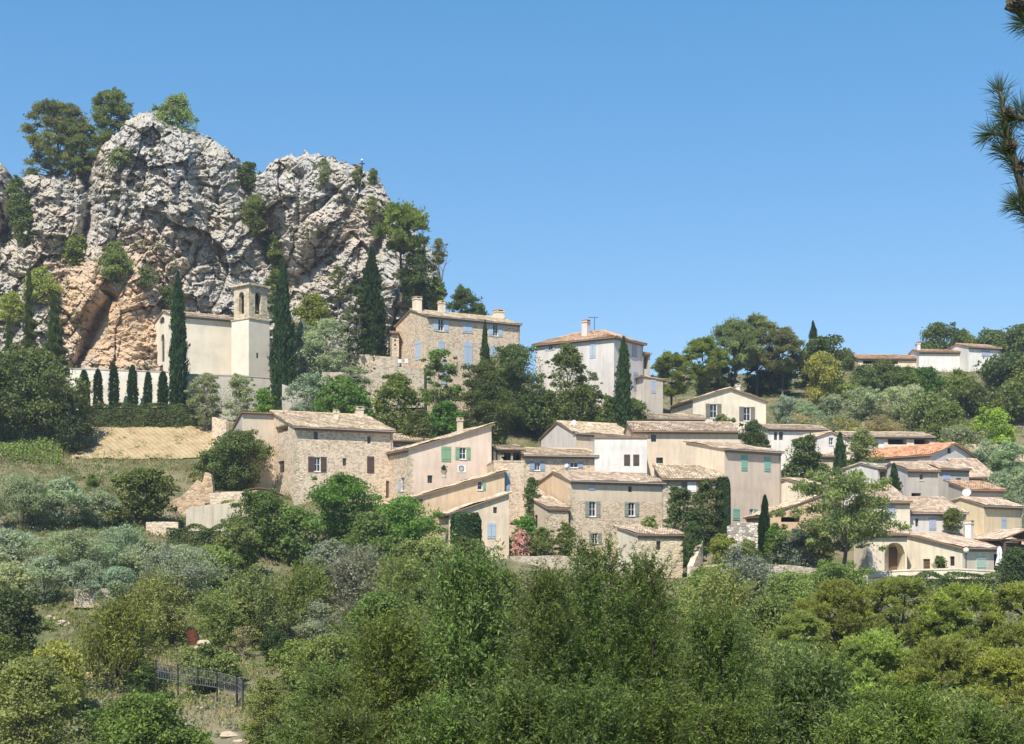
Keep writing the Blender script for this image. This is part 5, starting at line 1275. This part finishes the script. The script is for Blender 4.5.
# railing on the left
GREYIRON = paint('grey_iron', (.11,.11,.115), .5)
def railing():
    pts = [(156,679,83.5),(178,683,82.5),(198,686,81.5),(217,689,80.5),(237,694,79),(243,699,78)]
    q = [P(*p) for p in pts]
    for p in q: p.z = max(p.z, float(ground(np.array([p.x]), np.array([p.y]))[0]))
    c = q[0].copy()
    o = empty('iron_railing', c); tag(o, 'dark iron railing along the path at lower left', 'railing')
    h = Vector((0,0,.95))
    for k, p in enumerate(q):
        b = MB(); r = .05 if k not in (4,) else .075; p = p-c
        b.tube([p-Vector((0,0,1.2)), p+h+Vector((0,0,.06))], r, 6); b.lathe([(r*1.5,0),(r*1.6,.05),(.01,.1)], 8, c=p+h+Vector((0,0,.06))); b.build('post', [IRON], o)
    for z in (.08, .5, .93):
        b = MB(); b.tube([p-c+Vector((0,0,z)) for p in q], .028, 5); b.build('rail', [GREYIRON], o)
    b = MB()
    for a, d in zip(q[:-1], q[1:]):
        n = max(3, int((d-a).length/.2))
        for k in range(1, n): p = a.lerp(d, k/n)-c; b.tube([p+Vector((0,0,.08)), p+Vector((0,0,.93))], .02, 3, cap=False)
    b.build('bars', [GREYIRON], o)
railing()

# rusty drum and pale stones beside it
def drum():
    c = P(193, 644, 88); c.z = max(c.z, gz(193,88)-.05); o = empty('rusty_drum', c); tag(o, 'tilted rusty brown drum standing against pale stones', 'drum')
    Q = Matrix.Translation((0,0,.42)) @ Matrix.Rotation(R(-14), 4, 'Y') @ Matrix.Rotation(R(8), 4, 'X') @ Matrix.Scale(.82, 4)
    t = NT('rust'); v = t.coord(); t.bsdf(t.mix(t.noise(v, 4, 5), (.10,.035,.018), (.19,.07,.035)), .9)
    b = MB(); prof = [(.38,-.5),(.42,-.5),(.42,-.2),(.44,-.17),(.42,-.14),(.42,.14),(.44,.17),(.42,.2),(.42,.5),(.38,.5),(.38,-.4),(.01,-.4)]
    b.lathe(prof, 22, M=Q); b.build('shell', [t.mat], o, smooth=False)
    b = MB(); r = random.Random(4)
    def stone(mb, c, s):
        rows = []; prof = [(.01,-.5),(.8,-.42),(1.05,-.05),(.85,.35),(.4,.52),(.01,.55)]; n = len(mb.v)
        for (a, z) in prof:
            for k in range(8):
                t_ = k*.785; j = r.uniform(.78,1.2); mb.v.append((c[0]+a*s*math.cos(t_)*j*1.2, c[1]+a*s*math.sin(t_)*j, c[2]+z*s*j))
        for i in range(5):
            for k in range(8): mb.f.append((n+i*8+k, n+i*8+(k+1)%8, n+i*8+8+(k+1)%8, n+i*8+8+k)); mb.r.append(.5); mb.m.append(0)
    for k, (px, py, s, lb) in enumerate(((203,643,.33,'large pale stone right of the rusty drum'), (199,648,.24,'smaller pale stone in front of the rusty drum'))):
        m = MB(); stone(m, (0,0,0), s); p = P(px, py, 87.5-k*.4); p.z = max(p.z, gz(px, 87.5-k*.4)+s*.3); so = m.build('boulder', [paint('pale_stone', A(190,172,146), .95, .2)]); so.location = p; tag(so, lb, 'stone')
    spots = [(52,600,105,.5,'pale boulder on the bare track at left'),(62,606,103,.4,'boulder below the first one on the left track'),(97,652,90,.4,'grey boulder left of the airy tree'),(108,657,89,.32,'small boulder beside the airy tree'),(90,658,88.5,.35,'boulder at the edge of the path at left'),
             (243,735,70,.5,'pale stone under the railing at bottom'),(228,720,72,.35,'stone on the bare bank below the railing'),(335,645,88,.4,'pale stone on the scrub slope at centre left'),(352,640,89,.45,'stone right of the one on the scrub slope'),(290,570,116,.5,'pale rock by the shrubs at slope centre'),(318,556,121,.6,'large pale rock under the umbrella tree'),(330,562,119,.45,'rock beside the large pale one under the umbrella tree')]
    for px, py, Y, s, lb in spots:
        m = MB(); stone(m, (0,0,0), s); so = m.build('boulder', [_mc['pale_stone']]); so.location = ((px-512)/F*Y, Y, gz(px, Y)+s*.2); tag(so, lb, 'stone', group='loose stones on the slope')
drum()

# summit post with cross arm
def summit_post():
    c = P(362, 172, crag_depth(np.array([362.]), np.array([172.]))[0]+.5); b = MB()
    z = 13/F*c.y
    b.tube([(0,0,-1.2),(0,0,z)], [.11,.09], 6); b.box(-.42,-.07,z*.60,.42,.07,z*.60+.16); b.box(-.16,-.09,z-.2,.16,.09,z-.002, m=1)
    o = b.build('summit_post', [IRON, WHITE]); o.location = c; tag(o, 'tiny dark post with cross arm on the right rock summit', 'post')
    # leaning dead tree at the right end of the rock
    b = MB(); c = P(441, 285, 199); q = lambda x, y: P(x, y, 199)-c
    b.tube([q(440,290), q(443,272), q(448,254)], [.16,.10,.03], 5); b.tube([q(443,272), q(438,262)], [.06,.02], 4); b.tube([q(445,265), q(451,260)], [.05,.02], 4)
    o = b.build('dead_tree', [BARK]); o.location = c; tag(o, 'leaning bare dead tree at the right end of the crag', 'dead tree')
summit_post()

# carport at the right edge
def carport():
    c = P(1004, 560, 143); o = empty('wooden_carport', c, R(14)); tag(o, 'brown roofed open wooden carport at the right edge', 'carport')
    zt = 21/F*143; b = MB(); w = 5.2; d = 5; p = .34
    panel(b, (-.5, d+.2, zt-.5*p), (0,-1,0), (1/math.sqrt(1+p*p),0,p/math.sqrt(1+p*p)), d+.4, (w/2+.5)*math.sqrt(1+p*p))
    panel(b, (w+.5, -.2, zt-.5*p), (0,1,0), (-1/math.sqrt(1+p*p),0,p/math.sqrt(1+p*p)), d+.4, (w/2+.5)*math.sqrt(1+p*p))
    b.build('roof', [T_PINK, WOOD], o)
    for x in (.1, w-.1):
        for y in (.1, d-.1):
            b = MB(); b.box(x-.1, y-.1, -5, x+.1, y+.1, zt); b.build('post', [WOOD], o)
    b = MB(); b.box(0,.02,zt-.22,w,.18,zt-.004); b.build('beam', [WOOD], o); b = MB(); b.box(0,d-.18,zt-.22,w,d-.02,zt-.004)
    b.build('beam', [WOOD], o)
    b = MB(); b.box(.2, d-.02, -4, w-.2, d+.12, zt-.25); b.build('back_wall', [P_GREY], o)
carport()

# closed white parasol, globe lamp, air conditioner, garden furniture, pergola rail
def parasol():
    Y = 134.2; c = P(999.5, 572, Y); o = empty('parasol', c); tag(o, 'closed white parasol standing before the dark carport opening of the arched house', 'parasol')
    b = MB(); b.tube([(0,0,-.4),(0,0,2.45)], .03, 6); b.lathe([(.3,0),(.3,.08),(.05,.12)], 12); b.build('pole', [IRON], o)
    b = MB(); n = 16
    prof = [(.05,2.42),(.16,2.2),(.20,1.8),(.17,1.5),(.27,1.0),(.34,.62),(.30,.60)]
    rows = []
    for (a, z) in prof:
        k0 = len(b.v); rows.append(k0)
        for k in range(n): t = 2*math.pi*k/n; rr = a*(1+.22*(1 if k % 2 else -1)); b.v.append((rr*math.cos(t), rr*math.sin(t), z))
    for i in range(len(rows)-1):
        for k in range(n): b.f.append((rows[i]+k, rows[i]+(k+1)%n, rows[i+1]+(k+1)%n, rows[i+1]+k)); b.r.append(.5); b.m.append(0)
    b.build('canopy', [paint('white_canvas', (.74,.74,.73), .9, .04)], o)
    c = P(966, 571, 135.5); o = empty('globe_lamp', c); tag(o, 'globe lamp on a post at the corner of the arched house', 'lamp')
    b = MB(); z = 17/F*135.5; b.tube([(0,0,-1),(0,0,z)], [.05,.035], 6); b.lathe([(.09,z-.04),(.12,z+.04),(.03,z+.08)], 10); b.build('post', [IRON], o)
    b = MB(); rr = .28; b.lathe([(.02,0)]+[(rr*math.sin(t), rr-rr*math.cos(t)) for t in np.linspace(.3, 3.1, 9)], 16, c=(0,0,z+.06)); b.build('globe', [paint('opal_globe', (.75,.70,.55), .35, .02)], o, smooth=True)
    # air conditioner on the pink house
    c = P(461.5, 472, 148.4); o = empty('air_conditioner', c, R(24)); tag(o, 'white air conditioner unit standing at the foot of the pink house wall', 'air conditioner')
    b = MB(); b.box(-.42,-.16,0,.42,.16,.72); b.box(-.46,-.2,-.12,.46,.2,-.003, m=1); b.build('casing', [WHITE, P_GREY], o)
    b = MB(); M_ = Matrix.Translation((-.08,-.165,.36)) @ Matrix.Rotation(R(90), 4, 'X'); b.lathe([(.29,0),(.30,.02),(.26,.03),(.25,0)], 18, M=M_)
    for k in range(5): b.box(-.34,-.185,.14+.11*k,.18,-.172,.155+.11*k)
    b.build('fan_grille', [IRON], o)
    # terracotta pot with plant at pink house
    c = P(444, 478, 148.3); o = empty('stone_planter', c); tag(o, 'stone planter with a dark plant on the ledge of the pink house', 'planter')
    b = MB(); b.lathe([(.01,0),(.22,0),(.25,.1),(.2,.35),(.34,.7),(.36,.75),(.28,.72),(.01,.65)], 12); b.build('pot', [P_GREY], o)
    tm, cm = proto('shrub', 'S', 0); q = link('foliage', cm, o); q.location = (0,0,.65); q.scale = (.7,.7,.7); q.color = (*GREENS['dark'], 1)
    # white chairs on the stone terrace
    for x, y, rz, lb in ((400.5,350.5,.5,'left white garden chair on the stone terrace'), (405,350.5,-.7,'right white garden chair on the stone terrace')):
        Y = 182.9; c = P(x, 366.2, Y); o = empty('garden_chair', c, rz); tag(o, lb, 'chair', 'white chairs on the terrace')
        b = MB(); b.box(-.25,-.25,.42,.25,.25,.46); b.build('seat', [WHITE], o)
        b = MB(); b.box(-.25,.22,.465,.25,.26,.95); b.build('backrest', [WHITE], o)
        for sx in (-.22,.22):
            for sy in (-.22,.22): b = MB(); b.box(sx-.02,sy-.02,0,sx+.02,sy+.02,.417); b.build('leg', [WHITE], o)
    # terrace railing with pergola posts left of the blue shuttered house
    c = P(492, 458.5, 148.6); o = empty('terrace_railing', c, R(8)); tag(o, 'thin railing on top of the flat stone house corner', 'railing')
    b = MB(); L = 3.3
    for z in (.45,.9): b.tube([(0,0,z),(L,0,z)], .022, 4)
    b.build('rail', [IRON], o)
    for k in range(5): b = MB(); b.tube([(L*k/4,0,-.4),(L*k/4,0,.92)], .03, 5); b.build('post', [IRON], o)
    # brown canopy by the farmhouse
    c = P(236, 500, 146.5); o = empty('arched_canopy', c, R(10)); tag(o, 'curved brown canopy roof at the foot of the farmhouse', 'canopy')
    b = MB(); n = 10; w = 4.9; d = 3; zb = 3/F*146.5
    pts = [(w*k/n, zb+1.0*math.sin(math.pi*(.12+.80*k/n))) for k in range(n+1)]
    for (x0,z0),(x1,z1) in zip(pts[:-1], pts[1:]):
        b.quad((x0,0,z0),(x1,0,z1),(x1,d,z1),(x0,d,z0)); b.quad((x0,0,z0-.1),(x1,0,z1-.1),(x1,0,z1),(x0,0,z0)); b.quad((x0,d,z0-.1),(x1,d,z1-.1),(x1,0,z1-.1),(x0,0,z0-.1))
    b.build('roof', [paint('brown_canopy', A(150,118,84,.6), .85)], o)
    for x, z in ((.1, pts[0][1]), (w-.1, pts[-1][1])): b = MB(); b.tube([(x,.1,-3),(x,.1,z)], .06, 5); b.build('post', [WOOD], o)
parasol()

# ---- pine bough at the upper right: the tree stands just outside the picture
def near_pine():
    Yp = 7.2; c = P(1290, 900, Yp); c.z = gz(1290, Yp)-.2
    o = empty('near_pine_tree', c); tag(o, 'close pine tree whose needled boughs reach in at the upper right', 'pine tree')
    r = np.random.default_rng(5); L = lambda px, py, Y=Yp: P(px, py, Y)-c
    b = MB(); b.tube([(0,0,0), L(1285,560), L(1270,200), L(1280,-150)], [.20,.16,.11,.05], 9); b.build('trunk', [BARKD], o, smooth=True)
    stems = [[L(1272,330), L(1150,300), L(1050,250), L(1022,185), L(1008,140), L(1004,112), L(1000,92)], [L(1270,180), L(1150,120), L(1060,45), L(1022,12), L(1006,6)], [L(1050,250), L(1030,215), L(1020,200)],
             [L(1022,175), L(1012,160), L(1004,152)], [L(1012,150), L(1002,134), L(990,134)], [L(1030,120), L(1018,118), L(1006,120)], [L(1060,200), L(1034,150), L(1022,110)], [L(1040,228), L(1026,214), L(1016,206)], [L(1060,45), L(1034,28), L(1024,22)]]
    b = MB()
    for k, s in enumerate(stems): n = len(s); b.tube(s, np.linspace(.036 if k < 2 else .014, .010 if k != 1 else .018, n), 7)
    b.build('bough', [BARKD], o, smooth=True)
    V, A_, S_, L_ = [], [], [], []
    def tuft(p, d, n, ln):
        d = np.array(d.normalized())[None]; a = unit(d*.75+rdir(r, n)*.75); l = ln*(.7+.5*r.random(n))
        V.append(np.array(p)[None]+a*(l*.5)[:,None]); A_.append(a); S_.append(unit(np.cross(a, rdir(r, n)))); L_.append(l)
    for k, s in enumerate(stems):
        for i, (a, d) in enumerate(zip(s[:-1], s[1:])):
            if k < 2 and i < 2: continue
            if k == 1: continue
            m = 12
            for q in range(m): tuft(a.lerp(d, q/m), d-a, 9, .10)
        if k != 1: tuft(s[-1], s[-1]-s[-2], 60, .11)
    for q in range(6): tuft(L(1046-4*q, 36-3*q), L(1000,60)-L(1040,20), 14, .10)
    ax = np.concatenate(A_); l = np.concatenate(L_); vv, fc = leaf_quads(np.concatenate(V), ax, np.concatenate(S_), l, np.full(len(l), .0036))
    q = link('needles', np_mesh('needles', vv, fc, NEEDLE, r.random(len(l))), o); q.color = (*sr(84,100,70), 1)
    cone = paint('pine_cone', (.11,.085,.065), .9, .3)
    for (px, py, sz, rx) in ((1010,147,.05,60), (1019,168,.045,100), (1009,116,.045,40), (1016,4,.07,75)):
        m = MB(); rows = 9
        for i in range(rows):
            z = (i/(rows-1)-.5)*sz*1.7; rad = sz*.62*math.sin(math.pi*(.12+.8*i/(rows-1)))
            for j in range(8):
                t = j*.785+i*.39; x, y = rad*math.cos(t), rad*math.sin(t); e = sz*.22
                m.quad((x*.5,y*.5,z), (x+e*math.sin(t),y-e*math.cos(t),z+e*.5), (x*1.3,y*1.3,z+e), (x-e*math.sin(t),y+e*math.cos(t),z+e*.5))
        m.lathe([(.001,-sz*.85),(sz*.4,-sz*.3),(sz*.4,sz*.3),(.001,sz*.85)], 8)
        k = m.build('cone', [cone], o); k.location = L(px, py); k.rotation_euler = (R(rx), R(-35), 0)
near_pine()

# ---- dry grass and ground scrub
def scatter():
    r = np.random.default_rng(21)
    def spots(n, boxes):
        out = []
        for (x0, x1, Y0, Y1, w) in boxes:
            k = int(n*w); px = r.uniform(x0, x1, k); Y = Y0+(Y1-Y0)*r.random(k)**.8; out.append(np.stack([(px-512)/F*Y, Y], 1))
        q = np.concatenate(out); z = ground(q[:,0], q[:,1]); return np.column_stack([q, z])
    B = [(-30,470,72,176,.52), (440,1050,72,130,.22), (640,1050,180,252,.2), (-20,240,165,186,.06)]
    p = spots(130000, B); n = len(p)
    onbank = lambda p: (p[:,1] > 167) & (p[:,1] < 178) & (512+F*p[:,0]/p[:,1] > 70) & (512+F*p[:,0]/p[:,1] < 222)
    p = p[~onbank(p)]; m = fbm(p[:,0]/6, p[:,1]/6, 12, 3); p = p[m > -.12]; n = len(p)
    h = r.uniform(.12, .48, n); a = rdir(r, n)*.5; a[:,2] = 1; a = unit(a); s = unit(np.cross(a, rdir(r, n)))*r.uniform(.03,.09,n)[:,None]
    V = np.stack([p-s, p+s, p+a*h[:,None]], 1).reshape(-1,3)
    o = link('dry_grass', np_mesh('dry_grass', V, np.arange(3*n).reshape(n,3), LEAF, r.random(n))); o.color = (*sr(160,150,108), 1); tag(o, kind='stuff')
    for nm, col, k, sd, lf, th in (('scrub', sr(112,124,74), 4800, 3, .19, .0), ('grey_scrub', sr(146,150,124), 2000, 5, .19, .02), ('weeds', sr(130,146,84), 3400, 9, .17, -.04)):
        p = spots(k, B); m = fbm(p[:,0]/9, p[:,1]/9, 30+sd, 3); p = p[(m > th) & (~onbank(p) | (r.random(len(p)) < .10))]; kk = 46; c = np.repeat(p, kk, 0); n = len(c)
        R_ = np.repeat(r.uniform(.35, 1.0, len(p)), kk); d = rdir(r, n); d[:,2] = np.abs(d[:,2])
        pos = c+d*(R_*r.random(n)**.4)[:,None]*np.array([1,1,.85]); ax, sdv = orient(r, d, .5); ln = lf*(.6+.8*r.random(n))
        V, Fc = leaf_quads(pos, ax, sdv, ln, ln*.5); o = link(nm, np_mesh(nm, V, Fc, LEAF, r.random(n))); o.color = (*col, 1); tag(o, kind='stuff')
    # tufts rooted in the cracks of the crag
    k = 420; px = r.uniform(-20, 430, k); py = r.uniform(120, 375, k); top = np.interp(px, [a for a, b in _top], [b for a, b in _top])
    keep = (py > top+10) & (fbm(px/30, py/30, 51, 3) > .0) & (np.hypot((px-120)/34, (py-325)/48) > 1); px = px[keep]; py = py[keep]; D = crag_depth(px, py)-.15
    c = np.stack([(px-512)/F*D, D, (HZ-py)/F*D], 1); kk = 60; R_ = np.repeat(r.uniform(.25, .95, len(c)), kk); c = np.repeat(c, kk, 0); n = len(c); d = rdir(r, n); d[:,1] = -np.abs(d[:,1])
    pos = c+d*(R_*r.random(n)**.45)[:,None]*np.array([1.2,.7,.8]); ax, sdv = orient(r, d, .5); ln = .26*(.6+.8*r.random(n)); V, Fc = leaf_quads(pos, ax, sdv, ln, ln*.5)
    o = link('cliff_plants', np_mesh('cliff_plants', V, Fc, LEAF, r.random(n))); o.color = (*sr(108,116,74), 1); tag(o, kind='stuff')
    # leafy vine rows on the plot at the left
    px = r.uniform(-20, 62, 3500); Y = r.uniform(160, 172, 3500); X = (px-512)/F*Y; z = ground(X, Y); pos = np.stack([X,Y,z+r.uniform(.1,.9,3500)], 1)
    ax, sdv = orient(r, np.tile(np.array([[0,-.5,.8]]), (3500,1)), .4); V, Fc = leaf_quads(pos, ax, sdv, np.full(3500,.32), np.full(3500,.22))
    o = link('vine_leaves', np_mesh('vine_leaves', V, Fc, LEAF, r.random(3500))); o.color = (*sr(124,142,76), 1); tag(o, kind='stuff')
scatter()

# ---- the air
def haze():
    b = MB(); b.box(-3600, -90, -22, 3600, 4100, 76)
    t = NT('summer_haze'); v = t.n('ShaderNodeVolumePrincipled'); v.inputs['Color'].default_value = (.86,.91,1.0,1); v.inputs['Density'].default_value = .00032; v.inputs['Anisotropy'].default_value = .35
    t.l(v.outputs[0], t.out.inputs['Volume']); tag(b.build('haze', [t.mat]), kind='stuff')
haze()

# ------------------------------------------------------------------ light, sky, camera
SUN_AZ, SUN_EL = 18.0, 54.0        # the sun stands behind the camera's left shoulder
w = bpy.data.worlds.new('World'); SC.world = w; w.use_nodes = True
nt = w.node_tree; bg = nt.nodes['Background']; sk = nt.nodes.new('ShaderNodeTexSky'); sk.sky_type = 'NISHITA'; sk.sun_disc = False
to_sun = Vector((-math.sin(R(SUN_AZ))*math.cos(R(SUN_EL)), -math.cos(R(SUN_AZ))*math.cos(R(SUN_EL)), math.sin(R(SUN_EL))))
sk.sun_elevation = R(SUN_EL); sk.sun_rotation = math.atan2(to_sun.x, to_sun.y)
sk.altitude = 1500; sk.air_density = 1.0; sk.dust_density = 0.1; sk.ozone_density = 3.0
hs = nt.nodes.new('ShaderNodeHueSaturation'); hs.inputs['Hue'].default_value = .507; hs.inputs['Saturation'].default_value = 1.36; hs.inputs['Value'].default_value = 1.72
nt.links.new(sk.outputs[0], hs.inputs['Color']); gm = nt.nodes.new('ShaderNodeGamma'); gm.inputs['Gamma'].default_value = .62
nt.links.new(hs.outputs[0], gm.inputs['Color']); nt.links.new(gm.outputs[0], bg.inputs[0]); bg.inputs[1].default_value = .145
sl = bpy.data.lights.new('sun', 'SUN'); sl.energy = 4.6; sl.angle = R(.53); sl.color = (1.0, .935, .85)
so = bpy.data.objects.new('sun', sl); COL.objects.link(so); so.rotation_euler = (-to_sun).to_track_quat('-Z', 'Y').to_euler(); so.location = (-60,-60,120)
cam = bpy.data.cameras.new('camera'); co = bpy.data.objects.new('camera', cam); COL.objects.link(co)
cam.sensor_width = 36; cam.lens = F/1024*36; cam.shift_y = (HZ-372)/1024; co.rotation_euler = (R(90),0,0); cam.clip_start = .1; cam.clip_end = 8000
SC.camera = co
SC.view_settings.view_transform = 'Standard'; SC.view_settings.look = 'None'; SC.view_settings.exposure = 0.66; SC.view_settings.gamma = 1.0
SC.cycles.max_bounces = 6; SC.cycles.diffuse_bounces = 4; SC.cycles.transmission_bounces = 4; SC.cycles.transparent_max_bounces = 4
